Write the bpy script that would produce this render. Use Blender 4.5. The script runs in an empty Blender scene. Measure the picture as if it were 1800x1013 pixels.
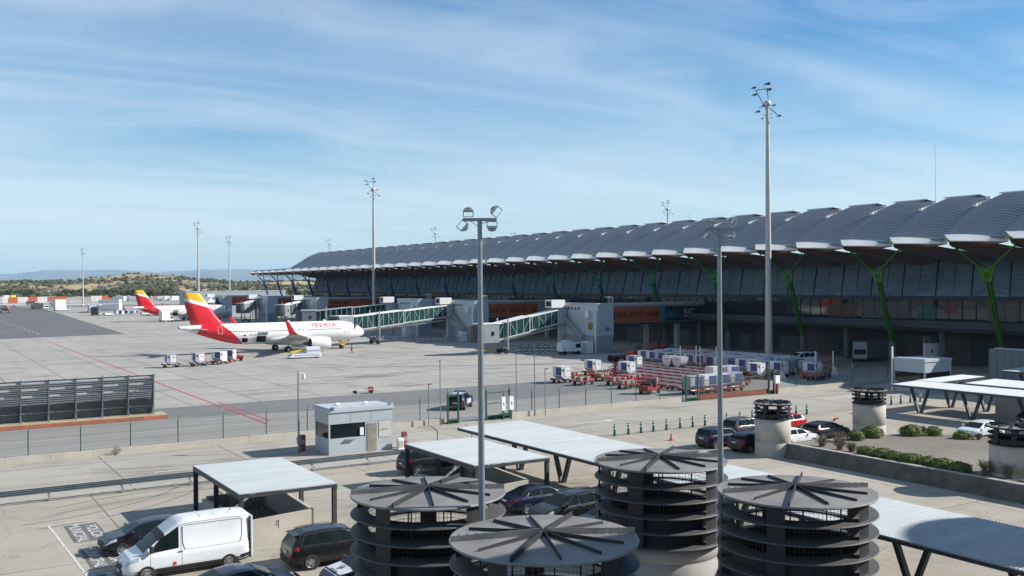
import bpy, bmesh, math, random
from math import sin, cos, pi, radians, sqrt, atan2
from mathutils import Matrix, Vector, noise as mnoise
random.seed(7)
SC = bpy.context.scene
COL = SC.collection
# ------------------------------------------------------------------ camera
# The site grid is the world grid: +X runs from the car park towards the terminal, +Y runs along the terminal.
CAMH, FPX, YAW = 13.0, 1700.0, 32.0
cam_d = bpy.data.cameras.new('camera'); cam_d.lens = 34.0; cam_d.sensor_width = 36.0
cam_d.clip_start = 0.5; cam_d.clip_end = 90000
cam = bpy.data.objects.new('camera', cam_d); COL.objects.link(cam); SC.camera = cam
CM = Matrix.Rotation(radians(-YAW), 4, 'Z') @ Matrix.Rotation(radians(90-0.219), 4, 'X') @ Matrix.Rotation(radians(-0.4), 4, 'Z')
cam.matrix_world = Matrix.Translation((0, 0, CAMH)) @ CM

def G(x, y, z=0.0):
    """site point on the level z seen at photo pixel (x, y)"""
    d = CM.to_3x3() @ Vector(((x-900)/FPX, (506.5-y)/FPX, -1.0))
    t = (z-CAMH)/d.z
    return Vector((d.x*t, d.y*t, z))
def GD(x, y, D):
    """site point at distance D along the view for pixel (x, y)"""
    d = CM.to_3x3() @ Vector(((x-900)/FPX, (506.5-y)/FPX, -1.0))
    return Vector((0, 0, CAMH)) + d*D
# ------------------------------------------------------------------ light
SUN_AZ, SUN_EL = 116.0, 32.5          # azimuth clockwise from +Y
sd = Vector((sin(radians(SUN_AZ))*cos(radians(SUN_EL)), cos(radians(SUN_AZ))*cos(radians(SUN_EL)), sin(radians(SUN_EL))))
sl = bpy.data.lights.new('sun', 'SUN'); sl.energy = 5.0; sl.angle = radians(0.5); sl.color = (1.0, 0.95, 0.87)
so = bpy.data.objects.new('sun', sl); COL.objects.link(so)
so.rotation_euler = sd.to_track_quat('Z', 'Y').to_euler()
SC.view_settings.view_transform = 'Standard'; SC.view_settings.look = 'None'
SC.view_settings.exposure = 0.74; SC.view_settings.gamma = 1.0; SC.view_settings.use_curve_mapping = False

# ------------------------------------------------------------------ node helpers
class NT:
    def __init__(s, tree): s.t = tree; s.n = tree.nodes; s.l = tree.links
    def new(s, typ, **kw):
        n = s.n.new(typ)
        for k, v in kw.items(): setattr(n, k, v)
        return n
    def put(s, sock, v):
        if isinstance(v, bpy.types.NodeSocket): s.l.new(v, sock)
        elif v is not None:
            if isinstance(v, (tuple, list)) and len(v) == 3 and sock.type == 'RGBA': v = (*v, 1)
            sock.default_value = v
    def math(s, op, a, b=None, clamp=False):
        n = s.new('ShaderNodeMath', operation=op, use_clamp=clamp)
        s.put(n.inputs[0], a); s.put(n.inputs[1], b); return n.outputs[0]
    def mix(s, f, a, b, typ='MIX'):
        n = s.new('ShaderNodeMix', data_type='RGBA', blend_type=typ)
        s.put(n.inputs[0], f); s.put(n.inputs[6], a); s.put(n.inputs[7], b); return n.outputs[2]
    def noise(s, scale, vec=None, detail=3, rough=.55, dist=0):
        n = s.new('ShaderNodeTexNoise'); n.inputs['Scale'].default_value = scale
        n.inputs['Detail'].default_value = detail; n.inputs['Roughness'].default_value = rough
        n.inputs['Distortion'].default_value = dist
        if vec is not None: s.l.new(vec, n.inputs['Vector'])
        return n.outputs[0]
    def ramp(s, f, p0, p1, lo=0.0, hi=1.0):
        n = s.new('ShaderNodeMapRange'); n.clamp = True
        s.put(n.inputs[0], f); n.inputs[1].default_value = p0; n.inputs[2].default_value = p1
        n.inputs[3].default_value = lo; n.inputs[4].default_value = hi; return n.outputs[0]
    def vmap(s, vec, scale=(1, 1, 1), rot=(0, 0, 0), loc=(0, 0, 0)):
        n = s.new('ShaderNodeMapping'); s.l.new(vec, n.inputs[0])
        n.inputs[1].default_value = loc; n.inputs[2].default_value = rot; n.inputs[3].default_value = scale
        return n.outputs[0]
    def coord(s): return s.new('ShaderNodeTexCoord').outputs['Object']
    def sep(s, v):
        n = s.new('ShaderNodeSeparateXYZ'); s.l.new(v, n.inputs[0]); return n.outputs
    def comb(s, x, y, z):
        n = s.new('ShaderNodeCombineXYZ'); s.put(n.inputs[0], x); s.put(n.inputs[1], y); s.put(n.inputs[2], z); return n.outputs[0]
    def bump(s, h, strength=.3, dist=.02):
        n = s.new('ShaderNodeBump'); n.inputs['Strength'].default_value = strength; n.inputs['Distance'].default_value = dist
        s.l.new(h, n.inputs['Height']); return n.outputs[0]

def newmat(name):
    m = bpy.data.materials.new(name); m.use_nodes = True
    nt = NT(m.node_tree); b = nt.n['Principled BSDF']; return m, nt, b
MC = {}
def mat(name, col, rough=.6, metal=0.0, var=.12, scale=1.5, bump=0.0, coat=0.0, spec=.5, emit=None, dirt=0.0):
    """plain painted / metal / stone material with noise variation"""
    if name in MC: return MC[name]
    col = tuple(v*.87 for v in col)      # every base colour scaled down evenly, which deepens shade at this exposure
    m, nt, b = newmat(name)
    c = nt.coord()
    n1 = nt.noise(scale, c, 5, .6)
    f = nt.ramp(n1, .3, .7)
    lo = tuple(x*(1-var) for x in col); hi = tuple(min(1, x*(1+var)) for x in col)
    colr = nt.mix(f, lo, hi)
    if dirt:
        n2 = nt.noise(scale*.35, nt.vmap(c, (1, 1, .25)), 6, .7)
        colr = nt.mix(nt.ramp(n2, .5, .75, 0, dirt), colr, tuple(x*.45 for x in col))
    nt.put(b.inputs['Base Color'], colr)
    nt.put(b.inputs['Roughness'], nt.ramp(n1, .2, .8, max(0, rough-.07), min(1, rough+.07)))
    b.inputs['Metallic'].default_value = metal
    b.inputs['Specular IOR Level'].default_value = spec
    b.inputs['Coat Weight'].default_value = coat
    if coat: b.inputs['Coat Roughness'].default_value = .04
    if bump: nt.put(b.inputs['Normal'], nt.bump(nt.noise(scale*8, c, 4), bump, .02))
    if emit: b.inputs['Emission Color'].default_value = (*emit[:3], 1); b.inputs['Emission Strength'].default_value = emit[3]
    MC[name] = m; return m

# ------------------------------------------------------------------ world
w = bpy.data.worlds.new('World'); SC.world = w; w.use_nodes = True
nt = NT(w.node_tree); bg = nt.n['Background']
sky = nt.new('ShaderNodeTexSky', sky_type='NISHITA'); sky.sun_disc = False
sky.sun_elevation = radians(SUN_EL); sky.sun_rotation = radians(SUN_AZ)
sky.altitude = 600; sky.air_density = 1.0; sky.dust_density = 0.6; sky.ozone_density = 1.6
gc = nt.new('ShaderNodeTexCoord').outputs['Generated']
sx, sy, sz = nt.sep(gc)[0:3]
zc = nt.math('MAXIMUM', nt.math('ADD', sz, .10), .03)
pv = nt.comb(nt.math('DIVIDE', sx, zc), nt.math('DIVIDE', sy, zc), 0.0)      # cloud deck seen from below
warp = nt.noise(.55, pv, 4, .5)
pv2 = nt.vmap(pv, (.42, 1.5, 1), (0, 0, radians(52)))
pv2 = nt.comb(nt.math('ADD', nt.sep(pv2)[0], nt.math('MULTIPLY', warp, 2.2)), nt.math('ADD', nt.sep(pv2)[1], nt.math('MULTIPLY', warp, 1.5)), 0.0)
ci = nt.noise(1.1, pv2, 8, .50, .7)
big = nt.noise(.30, nt.vmap(pv, loc=(3.1, 1.7, 0)), 3, .5)
# cover is thicker on the side away from the terminal
side = nt.math('ADD', nt.math('MULTIPLY', sx, -.72), nt.math('MULTIPLY', sy, .46))
cov = nt.math('ADD', nt.ramp(big, .32, .68, -.12, .16), nt.math('MULTIPLY', side, .30))
cl = nt.ramp(nt.math('ADD', ci, cov), .30, 1.08, 0, .90)
low = nt.ramp(sz, .0, .30, .50, .0)                                           # thin milky veil low in the sky
hs = nt.new('ShaderNodeHueSaturation'); hs.inputs['Saturation'].default_value = 1.58; hs.inputs['Value'].default_value = 1.08
nt.l.new(sky.outputs[0], hs.inputs['Color'])
skyc = nt.mix(low, hs.outputs[0], (5.6, 7.4, 8.8))
cl2 = nt.math('MULTIPLY', cl, nt.ramp(sz, -.01, .06))
skyc = nt.mix(cl2, skyc, (7.6, 8.5, 9.4))
nt.put(bg.inputs[0], skyc); bg.inputs[1].default_value = .068

# ------------------------------------------------------------------ mesh builder
class MB:
    def __init__(s): s.v = []; s.f = []; s.m = []; s.s = []; s.M = None
    def add(s, vs, fs, m=0, smooth=False):
        o = len(s.v)
        if s.M is not None: vs = [tuple(s.M @ Vector(p)) for p in vs]
        s.v += [tuple(p) for p in vs]
        for f in fs: s.f.append(tuple(i+o for i in f)); s.m.append(m); s.s.append(smooth)
        return s
    def box(s, x0, x1, y0, y1, z0, z1, m=0):
        vs = [(x0,y0,z0),(x1,y0,z0),(x1,y1,z0),(x0,y1,z0),(x0,y0,z1),(x1,y0,z1),(x1,y1,z1),(x0,y1,z1)]
        return s.add(vs, [(0,3,2,1),(4,5,6,7),(0,1,5,4),(1,2,6,5),(2,3,7,6),(3,0,4,7)], m)
    def bbox(s, c, d, m=0, rz=0, b=0.0):
        """box by centre and size, turned about z, optional bevelled vertical edges"""
        hx, hy, hz = d[0]/2, d[1]/2, d[2]/2
        R = Matrix.Translation(c) @ Matrix.Rotation(rz, 4, 'Z')
        if b: pl = [(-hx+b,-hy),(hx-b,-hy),(hx,-hy+b),(hx,hy-b),(hx-b,hy),(-hx+b,hy),(-hx,hy-b),(-hx,-hy+b)]
        else: pl = [(-hx,-hy),(hx,-hy),(hx,hy),(-hx,hy)]
        n = len(pl)
        vs = [tuple(R @ Vector((x, y, -hz))) for x, y in pl]+[tuple(R @ Vector((x, y, hz))) for x, y in pl]
        fs = [tuple(range(n-1, -1, -1)), tuple(range(n, 2*n))]+[(i, (i+1) % n, (i+1) % n+n, i+n) for i in range(n)]
        return s.add(vs, fs, m)
    def bar(s, p, q, w, h=None, m=0, up=(0, 0, 1), w1=None, h1=None):
        h = h or w; w1 = w1 or w; h1 = h1 or (h if w1 == w else w1)
        p = Vector(p); q = Vector(q); d = (q-p).normalized(); u = Vector(up)
        if abs(d.dot(u)) > .98: u = Vector((1, 0, 0))
        a = d.cross(u).normalized(); b = a.cross(d).normalized(); vs = []
        for c, ww, hh in ((p, w, h), (q, w1, h1)):
            for i, j in ((-1,-1),(1,-1),(1,1),(-1,1)): vs.append(tuple(c+a*i*ww/2+b*j*hh/2))
        return s.add(vs, [(3,2,1,0),(4,5,6,7),(0,1,5,4),(1,2,6,5),(2,3,7,6),(3,0,4,7)], m)
    def cyl(s, p, q, r0, r1=None, n=12, m=0, cap=True, smooth=True):
        r1 = r0 if r1 is None else r1
        p = Vector(p); q = Vector(q); d = (q-p).normalized()
        u = Vector((0, 0, 1)) if abs(d.z) < .98 else Vector((1, 0, 0))
        a = d.cross(u).normalized(); b = a.cross(d).normalized(); vs = []
        for c, r in ((p, r0), (q, r1)):
            for i in range(n):
                t = 2*pi*i/n; vs.append(tuple(c+a*cos(t)*r+b*sin(t)*r))
        s.add(vs, [(i, (i+1) % n, (i+1) % n+n, i+n) for i in range(n)], m, smooth)
        if cap:
            s.add(vs[:n], [tuple(range(n-1, -1, -1))], m); s.add(vs[n:], [tuple(range(n))], m)
        return s
    def tube(s, pts, r, n=8, m=0):
        for a, b in zip(pts, pts[1:]): s.cyl(a, b, r, r, n, m)
        return s
    def lathe(s, prof, n=24, m=0, c=(0, 0), a0=0, a1=2*pi, smooth=True):
        """prof: (r, z)"""
        full = abs(a1-a0-2*pi) < 1e-6; k = n if full else n+1; vs = []
        for i in range(k):
            t = a0+(a1-a0)*i/n
            for r, z in prof: vs.append((c[0]+r*cos(t), c[1]+r*sin(t), z))
        L = len(prof); fs = []
        for i in range(n):
            j = (i+1) % k
            for q in range(L-1): fs.append((i*L+q, j*L+q, j*L+q+1, i*L+q+1))
        return s.add(vs, fs, m, smooth)
    def prism(s, poly, a, b, axis='y', m=0, smooth=False):
        """poly of 2D points: axis y -> (x,z); x -> (y,z); z -> (x,y)"""
        def P(p, t): return {'y': (p[0], t, p[1]), 'x': (t, p[0], p[1]), 'z': (p[0], p[1], t)}[axis]
        n = len(poly); vs = [P(p, a) for p in poly]+[P(p, b) for p in poly]
        return s.add(vs, [tuple(range(n)), tuple(range(2*n-1, n-1, -1))]+[(i, i+n, (i+1) % n+n, (i+1) % n) for i in range(n)], m, smooth)
    def grid(s, fn, nu, nv, m=0, smooth=True, mf=None):
        vs = [fn(i/nu, j/nv) for i in range(nu+1) for j in range(nv+1)]
        o = len(s.v); s.add(vs, [], m)
        for i in range(nu):
            for j in range(nv):
                a = i*(nv+1)+j
                s.f.append((o+a, o+a+nv+1, o+a+nv+2, o+a+1)); s.m.append(mf(i, j) if mf else m); s.s.append(smooth)
        return s
    def loft(s, rings, m=0, smooth=True, caps=True, closed=True):
        n = len(rings[0]); vs = [p for r in rings for p in r]; fs = []
        for k in range(len(rings)-1):
            for i in range(n if closed else n-1):
                j = (i+1) % n; fs.append((k*n+i, k*n+j, (k+1)*n+j, (k+1)*n+i))
        s.add(vs, fs, m, smooth)
        if caps:
            s.add(rings[0], [tuple(range(n-1, -1, -1))], m); s.add(rings[-1], [tuple(range(n))], m)
        return s
    def ball(s, c, r, m=0, seg=10, rings=6, sq=(1, 1, 1)):
        vs = []; fs = []
        for i in range(rings+1):
            t = pi*i/rings
            for j in range(seg):
                p = 2*pi*j/seg; vs.append((c[0]+r*sq[0]*sin(t)*cos(p), c[1]+r*sq[1]*sin(t)*sin(p), c[2]+r*sq[2]*cos(t)))
        for i in range(rings):
            for j in range(seg): fs.append((i*seg+j, (i+1)*seg+j, (i+1)*seg+(j+1) % seg, i*seg+(j+1) % seg))
        return s.add(vs, fs, m, True)
    def mesh(s, name, mats):
        me = bpy.data.meshes.new(name); me.from_pydata(s.v, [], s.f)
        for x in (mats if isinstance(mats, (list, tuple)) else [mats]): me.materials.append(x)
        me.polygons.foreach_set('material_index', s.m); me.polygons.foreach_set('use_smooth', s.s)
        me.update(); return me
    def build(s, name, mats, parent=None, loc=None, rz=None, label=None):
        o = bpy.data.objects.new(name, s.mesh(name, mats)); COL.objects.link(o)
        if parent is not None: o.parent = parent
        if loc is not None: o.location = loc
        if rz is not None: o.rotation_euler = (0, 0, rz)
        if label: o['label'] = label
        return o

def tag(o, label, cat, group=None):
    o['label'] = label; o['category'] = cat
    if group: o['group'] = group
    return o
def thing(name, label, cat, loc=(0, 0, 0), rz=0.0, group=None):
    o = bpy.data.objects.new(name, None); COL.objects.link(o); o.empty_display_size = .3
    o.location = loc; o.rotation_euler = (0, 0, rz); return tag(o, label, cat, group)
def struct(o, kind='structure'): o['kind'] = kind; return o
def kids(o): return [c for c in bpy.data.objects if c.parent == o]
def proto(o):
    """flat record of a thing and its parts so that copying stays fast"""
    return (o, [(c, [(d) for d in kids(c)]) for c in kids(o)])
def dup(pr, loc, rz=0.0, label=None, group=None, parts=True, mats=None):
    r = pr[0].copy(); COL.objects.link(r); r.location = loc; r.rotation_euler = (0, 0, rz)
    if label: r['label'] = label
    if group: r['group'] = group
    if parts:
        for c, gs in pr[1]:
            k = c.copy(); COL.objects.link(k); k.parent = r
            for g in gs:
                d = g.copy(); COL.objects.link(d); d.parent = k
    return r
def text_mesh(txt, size=1.0, offset=.0, align='LEFT', ext=0.0, shear=0.0, gap=1.0):
    cu = bpy.data.curves.new('lettering', 'FONT'); cu.body = txt; cu.size = size; cu.offset = offset
    cu.align_x = align; cu.extrude = ext; cu.shear = shear; cu.space_character = gap; cu.resolution_u = 3
    ob = bpy.data.objects.new('lettering', cu); COL.objects.link(ob)
    dg = bpy.context.evaluated_depsgraph_get(); dg.update()
    me = bpy.data.meshes.new_from_object(ob.evaluated_get(dg))
    bpy.data.objects.remove(ob); bpy.data.curves.remove(cu); return me
def lettering(name, txt, size, m, parent, fn, offset=.0, align='LEFT', gap=1.0, cuts=0):
    """flat lettering whose (x, y) are carried onto a surface by fn"""
    me = text_mesh(txt, size, offset, align, gap=gap)
    if cuts:      # fine enough to follow a curved skin
        bm = bmesh.new(); bm.from_mesh(me); bmesh.ops.triangulate(bm, faces=bm.faces); bmesh.ops.subdivide_edges(bm, edges=bm.edges, cuts=cuts, use_grid_fill=True); bm.to_mesh(me); bm.free()
    for v in me.vertices: v.co = Vector(fn(v.co.x, v.co.y))
    me.materials.clear(); me.materials.append(m); me.name = name
    o = bpy.data.objects.new(name, me); COL.objects.link(o); o.parent = parent; return o
# ------------------------------------------------------------------ shared materials
CONC = mat('concrete_pale', (.46,.43,.37), .85, var=.10, scale=.8, bump=.15, dirt=.35)
CONCG = mat('concrete_grey', (.36,.355,.34), .85, var=.12, scale=.8, bump=.15, dirt=.45)
STEELD = mat('steel_dark', (.045,.05,.058), .5, var=.25, scale=3, dirt=.2)
STEELG = mat('steel_galvanised', (.38,.41,.43), .42, .55, var=.15, scale=4)
POLEG = mat('pole_grey_paint', (.22,.26,.29), .4, .3, var=.1, scale=2)
WHITEP = mat('white_paint', (.78,.79,.79), .4, var=.05, scale=2, dirt=.12)
LGREY = mat('light_grey_panel', (.45,.49,.53), .5, var=.07, scale=1, dirt=.2)
GREEN = mat('fence_green', (.015,.075,.045), .5, var=.2, scale=3)
BLACK = mat('black_rubber', (.012,.012,.013), .75, var=.2, scale=4)
DGLASS = mat('dark_glass', (.012,.018,.022), .06, var=.1, scale=1, spec=.7)
CHROME = mat('bright_metal', (.6,.6,.6), .2, 1.0, var=.05)
RED = mat('red_paint', (.55,.025,.02), .4, var=.15, scale=2, dirt=.25)
DKRED = mat('dark_red_steel', (.25,.025,.03), .55, var=.3, scale=3, dirt=.3)
ORANGE = mat('orange_panel', (.38,.085,.028), .55, var=.07, scale=1)
BLUEP = mat('navy_curtain', (.03,.055,.20), .55, var=.2, scale=2)
YELLOW = mat('yellow_paint', (.65,.48,.02), .5, var=.1, scale=2)

# ------------------------------------------------------------------ ground
def ground_mat(name, base, joints=None, crack=0.0, streak=0.0, patch=.2, rough=.9, joffs=(0, 0)):
    base = tuple(v*.87 for v in base)
    m, nt, b = newmat(name); c = nt.coord(); x, y, z = nt.sep(c)[0:3]
    big = nt.noise(.035, c, 5, .6); med = nt.noise(.35, c, 5, .65); fine = nt.noise(9, c, 3, .6)
    f = nt.math('ADD', nt.math('MULTIPLY', big, .5), nt.math('ADD', nt.math('MULTIPLY', med, .35), nt.math('MULTIPLY', fine, .25)))
    k = patch
    col = nt.mix(nt.ramp(f, .38, .72), tuple(v*(1-k) for v in base), tuple(v*(1+k) for v in base))
    if streak:   # rubber and oil drawn out along the lanes
        s1 = nt.noise(1.0, nt.vmap(c, (.045, .55, 1)), 5, .65); s2 = nt.noise(1.0, nt.vmap(c, (.35, .05, 1), loc=(9, 4, 0)), 5, .6)
        sp = nt.noise(.16, nt.vmap(c, (.6, 1, 1), loc=(31, 7, 0)), 6, .7)
        col = nt.mix(nt.ramp(s1, .52, .80, 0, streak), col, tuple(v*.45 for v in base))
        col = nt.mix(nt.ramp(s2, .55, .82, 0, streak*.8), col, tuple(v*.5 for v in base))
        col = nt.mix(nt.ramp(sp, .56, .72, 0, streak*1.2), col, tuple(v*.35 for v in base))
    if joints:
        jx, jy, wd = joints
        fx = nt.math('ABSOLUTE', nt.math('SUBTRACT', nt.math('FRACT', nt.math('ADD', nt.math('DIVIDE', x, jx), 100+joffs[0])), .5))
        fy = nt.math('ABSOLUTE', nt.math('SUBTRACT', nt.math('FRACT', nt.math('ADD', nt.math('DIVIDE', y, jy), 100+joffs[1])), .5))
        jl = nt.math('MAXIMUM', nt.math('LESS_THAN', fx, wd/jx/2), nt.math('LESS_THAN', fy, wd/jy/2))
        # every slab has its own tone
        wn = nt.new('ShaderNodeTexWhiteNoise', noise_dimensions='2D')
        ix = nt.math('FLOOR', nt.math('ADD', nt.math('DIVIDE', x, jx), 100.5+joffs[0])); iy = nt.math('FLOOR', nt.math('ADD', nt.math('DIVIDE', y, jy), 100.5+joffs[1]))
        nt.l.new(nt.comb(ix, iy, 0), wn.inputs['Vector'])
        col = nt.mix(nt.ramp(wn.outputs[0], 0, 1, 0, .16), col, tuple(v*.6 for v in base))
        col = nt.mix(nt.math('MULTIPLY', jl, .75), col, tuple(v*.22 for v in base))
    if crack:
        vo = nt.new('ShaderNodeTexVoronoi', feature='DISTANCE_TO_EDGE'); vo.inputs['Scale'].default_value = .11
        nt.l.new(nt.comb(nt.math('ADD', x, nt.math('MULTIPLY', med, 9)), nt.math('ADD', y, nt.math('MULTIPLY', big, 20)), 0), vo.inputs['Vector'])
        col = nt.mix(nt.ramp(vo.outputs['Distance'], 0, .006, crack, 0), col, tuple(v*.2 for v in base))
    nt.put(b.inputs['Base Color'], col); b.inputs['Roughness'].default_value = rough
    b.inputs['Specular IOR Level'].default_value = .25
    nt.put(b.inputs['Normal'], nt.bump(nt.noise(14, c, 4), .12, .02))
    return m
def sheet(name, poly, z, m):
    o = MB().add([(p[0], p[1], z) for p in poly], [tuple(range(len(poly)))]).build(name, m)
    return struct(o)
def rect(x0, x1, y0, y1): return [(x0, y0), (x1, y0), (x1, y1), (x0, y1)]
FIELD = ground_mat('dry_field', (.16,.15,.085), patch=.35)
APRON = ground_mat('apron_concrete', (.375,.362,.33), joints=(7.5, 7.5, .14), streak=.88, patch=.15)
def stains(m, spots, col=(.10,.10,.10)):
    nt = NT(m.node_tree); b = nt.n['Principled BSDF']; c = nt.coord(); x, y, z = nt.sep(c)[0:3]
    src = b.inputs['Base Color'].links[0].from_socket; n = nt.noise(.22, nt.vmap(c, (.5, 1.6, 1)), 6, .7); n2 = nt.noise(1.6, c, 4, .7)
    tot = None
    for cx, cy, a, bb, s in spots:
        dx = nt.math('DIVIDE', nt.math('SUBTRACT', x, cx), a); dy = nt.math('DIVIDE', nt.math('SUBTRACT', y, cy), bb)
        r = nt.math('ADD', nt.math('ADD', nt.math('MULTIPLY', dx, dx), nt.math('MULTIPLY', dy, dy)), nt.math('MULTIPLY', nt.math('SUBTRACT', n, .5), 3.2))
        f = nt.ramp(nt.math('ADD', r, nt.math('MULTIPLY', n2, .5)), .35, 1.15, s, 0)
        tot = f if tot is None else nt.math('MAXIMUM', tot, f)
    nt.put(b.inputs['Base Color'], nt.mix(tot, src, col))
ST = []
for px_, py_, a, bb, s in ((655, 662, 6, 2.2, .7), (600, 668, 4, 1.5, .45), (705, 656, 5, 1.6, .4), (370, 604, 7, 3, .5), (250, 604, 6, 2, .35), (520, 604, 9, 4, .45), (960, 628, 5, 2, .45), (880, 655, 7, 2, .3), (740, 632, 5, 1.6, .4), (830, 600, 8, 5, .4), (600, 612, 6, 3, .5), (950, 640, 6, 2, .3), (420, 668, 5, 1, .25), (120, 640, 6, 3, .25), (340, 640, 8, 2, .25), (480, 690, 5, 1.3, .25), (680, 620, 7, 3, .35)):
    q = G(px_, py_); ST.append((q.x, q.y, a, bb, s))
stains(APRON, ST)
ROADC = ground_mat('road_concrete', (.375,.352,.305), joints=(9.1, 14.2, .10), streak=.60, patch=.15, joffs=(.15, .08))
LOTC = ground_mat('car_park_concrete', (.38,.35,.295), joints=(8.7, 15.6, .08), streak=.62, patch=.18, crack=.5, joffs=(.4, .33))
ASPH = ground_mat('service_road_asphalt', (.175,.180,.180), streak=.25, patch=.10)
ASPL = ground_mat('worn_asphalt', (.255,.25,.235), streak=.25, patch=.10)
TAXI = ground_mat('taxiway_asphalt', (.135,.14,.142), streak=.30, patch=.14)
stains(LOTC, [(14, 50, 2.2, 1.2, .30), (17, 45, 2.6, 1.4, .35), (24, 55, 3, 1.0, .25), (31, 51, 2.4, 2, .25), (12, 62, 4, .8, .25), (10, 56, 1.6, 1, .2), (46, 50, 2, 3, .25), (45, 38, 1.6, 4, .3), (48, 58, 3, 1.2, .25), (60, 62.5, 4, .8, .25), (36, 40, 2, 4, .25), (47, 28, 2, 4, .3), (22, 60, 2, 1.4, .2), (70, 62.5, 4, .8, .25)], (.13,.12,.10))
stains(ROADC, [(12, 73, 7, .5, .3), (30, 75, 9, .4, .3), (48, 71.5, 7, .5, .3), (60, 74.5, 8, .5, .3), (76, 72, 7, .6, .3), (40, 67.3, 9, .3, .3), (90, 75, 8, .7, .3), (5, 70.5, 8, .4, .25), (66, 69, 8, .4, .25)], (.15,.14,.12))
GRAVEL = ground_mat('gravel_bed', (.20,.18,.15), patch=.3)
# one sheet to the horizon
R0 = 45000
struct(MB().add([(-R0, -2000, 0), (R0, -2000, 0), (R0, R0, 0), (-R0, R0, 0)], [(0, 1, 2, 3)]).build('ground', FIELD))
sheet('apron', [(-700, 107.5), (360, 107.5), (360, 1500), (-700, 1500)], .010, APRON)
sheet('taxiway', [(-700, 276), (20, 276), (51, 284), (58, 420), (70, 640), (40, 1100), (-700, 1100)], .016, TAXI)
sheet('far_taxiway', [(70, 700), (300, 700), (300, 745), (60, 745)], .016, TAXI)
sheet('service_road', rect(-160, 200, 80.5, 107.5), .008, ASPL)
sheet('service_road_asphalt', [(-160, 97.5), (20, 99), (60, 92.5), (75, 95), (135, 97), (200, 97), (200, 107.3), (-160, 107.3)], .014, ASPH)
sheet('access_road', rect(-160, 200, 65.4, 80.2), .008, ROADC)
sheet('car_park', rect(-160, 200, -80, 65.3), .006, LOTC)
# painted lines
WLINE = mat('road_paint_white', (.55,.55,.51), .8, var=.25, scale=3, dirt=.5)
RLINE = mat('road_paint_red', (.42,.04,.045), .8, var=.2, scale=2)
YLINE = mat('road_paint_yellow', (.50,.36,.05), .8, var=.2, scale=2)
DASHK = mat('road_paint_black', (.12,.12,.118), .85, var=.2, scale=3)
def line(name, segs, m, z=.022):
    mb = MB()
    for (x0, y0, x1, y1, wd) in segs:
        d = Vector((x1-x0, y1-y0, 0)); n = Vector((-d.y, d.x, 0)).normalized()*wd/2
        mb.add([(x0-n.x, y0-n.y, z), (x1-n.x, y1-n.y, z), (x1+n.x, y1+n.y, z), (x0+n.x, y0+n.y, z)], [(0, 1, 2, 3)])
    return struct(mb.build(name, m))
line('red_apron_line', [(28.6, 89.5, 28.6, 258, .22), (28.6, 258, 29.2, 260, .2)], RLINE)
line('second_red_apron_line', [(29.5, 91, 29.5, 110, .16)], RLINE)
line('red_stand_line', [(52.2, 111.5, 61.5, 114.5, .15)], RLINE)
line('service_road_edge_lines', [(-160, 84.0, 72, 84.0, .12), (90, 84.0, 160, 84.0, .12), (-160, 90.6, 27.5, 90.6, .12), (31.5, 90.6, 47, 90.6, .10), (24, 95.6, 28.4, 95.6, .12)], WLINE)
line('access_road_edge_lines', [(-160, 68.6, 24, 68.6, .14), (34, 68.6, 52, 68.6, .14), (-160, 77.6, 24, 77.6, .12), (34, 77.6, 46, 77.6, .12), (70, 77.6, 98, 77.6, .12)], WLINE)
line('car_park_bay_lines', [(5.6, 58.2, 14, 58.2, .10), (6.2, 52.9, 14, 52.9, .12), (6.6, 47.6, 13.8, 47.6, .12), (6.9, 42.4, 13.6, 42.4, .12), (13.8, 47.2, 19, 47.2, .10), (6.4, 58.2, 6.9, 42.4, .12),
      (34.5, 52.5, 39, 52.5, .10), (34.5, 47.5, 39, 47.5, .10), (34.5, 57.5, 39, 57.5, .10), (57.2, 60.2, 72, 60.2, .10), (57.2, 55.9, 57.2, 60.2, .1), (62.4, 55.9, 62.4, 60.2, .1)], WLINE, .016)
# worn arrows on the access road
def arrow(name, x, y, L, s=1):
    mb = MB(); z = .019
    mb.add([(x, y-.12, z), (x+s*L*.7, y-.12, z), (x+s*L*.7, y+.12, z), (x, y+.12, z)], [(0, 1, 2, 3) if s > 0 else (3, 2, 1, 0)])
    mb.add([(x+s*L*.66, y-.55, z), (x+s*L, y, z), (x+s*L*.66, y+.55, z)], [(0, 1, 2) if s > 0 else (2, 1, 0)])
    return struct(mb.build(name, WLINE))
TYM = mat('tyre_mark_rubber', (.21,.20,.185), .9, var=.2, scale=2)
def arc(cx, cy, r, a0, a1, wd=.16, z=.0155):
    mb = []; n = 22
    for i in range(n):
        t0 = radians(lerp_(a0, a1, i/n)); t1 = radians(lerp_(a0, a1, (i+1)/n)); mb.append((cx+r*cos(t0), cy+r*sin(t0), cx+r*cos(t1), cy+r*sin(t1), wd))
    return mb
def lerp_(a, b, t): return a+(b-a)*t
sg = []
for cx, cy, r, a0, a1 in ((4, 72, 13, 275, 330), (16, 44, 19, 70, 118), (45, 60, 12, 195, 255), (50, 78, 12, 215, 275), (70, 90, 22, 230, 275), (44, 26, 30, 60, 96), (20, 90, 18, 240, 300)):
    sg += arc(cx, cy, r, a0, a1)+arc(cx, cy, r+1.55, a0+2, a1-3)
line('tyre_marks', sg, TYM, .0155)
arrow('road_arrow', 52, 73, 5.5); arrow('road_arrow', 14.5, 70.6, 4.0); arrow('road_arrow', 86, 72.6, 5.5)
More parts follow.
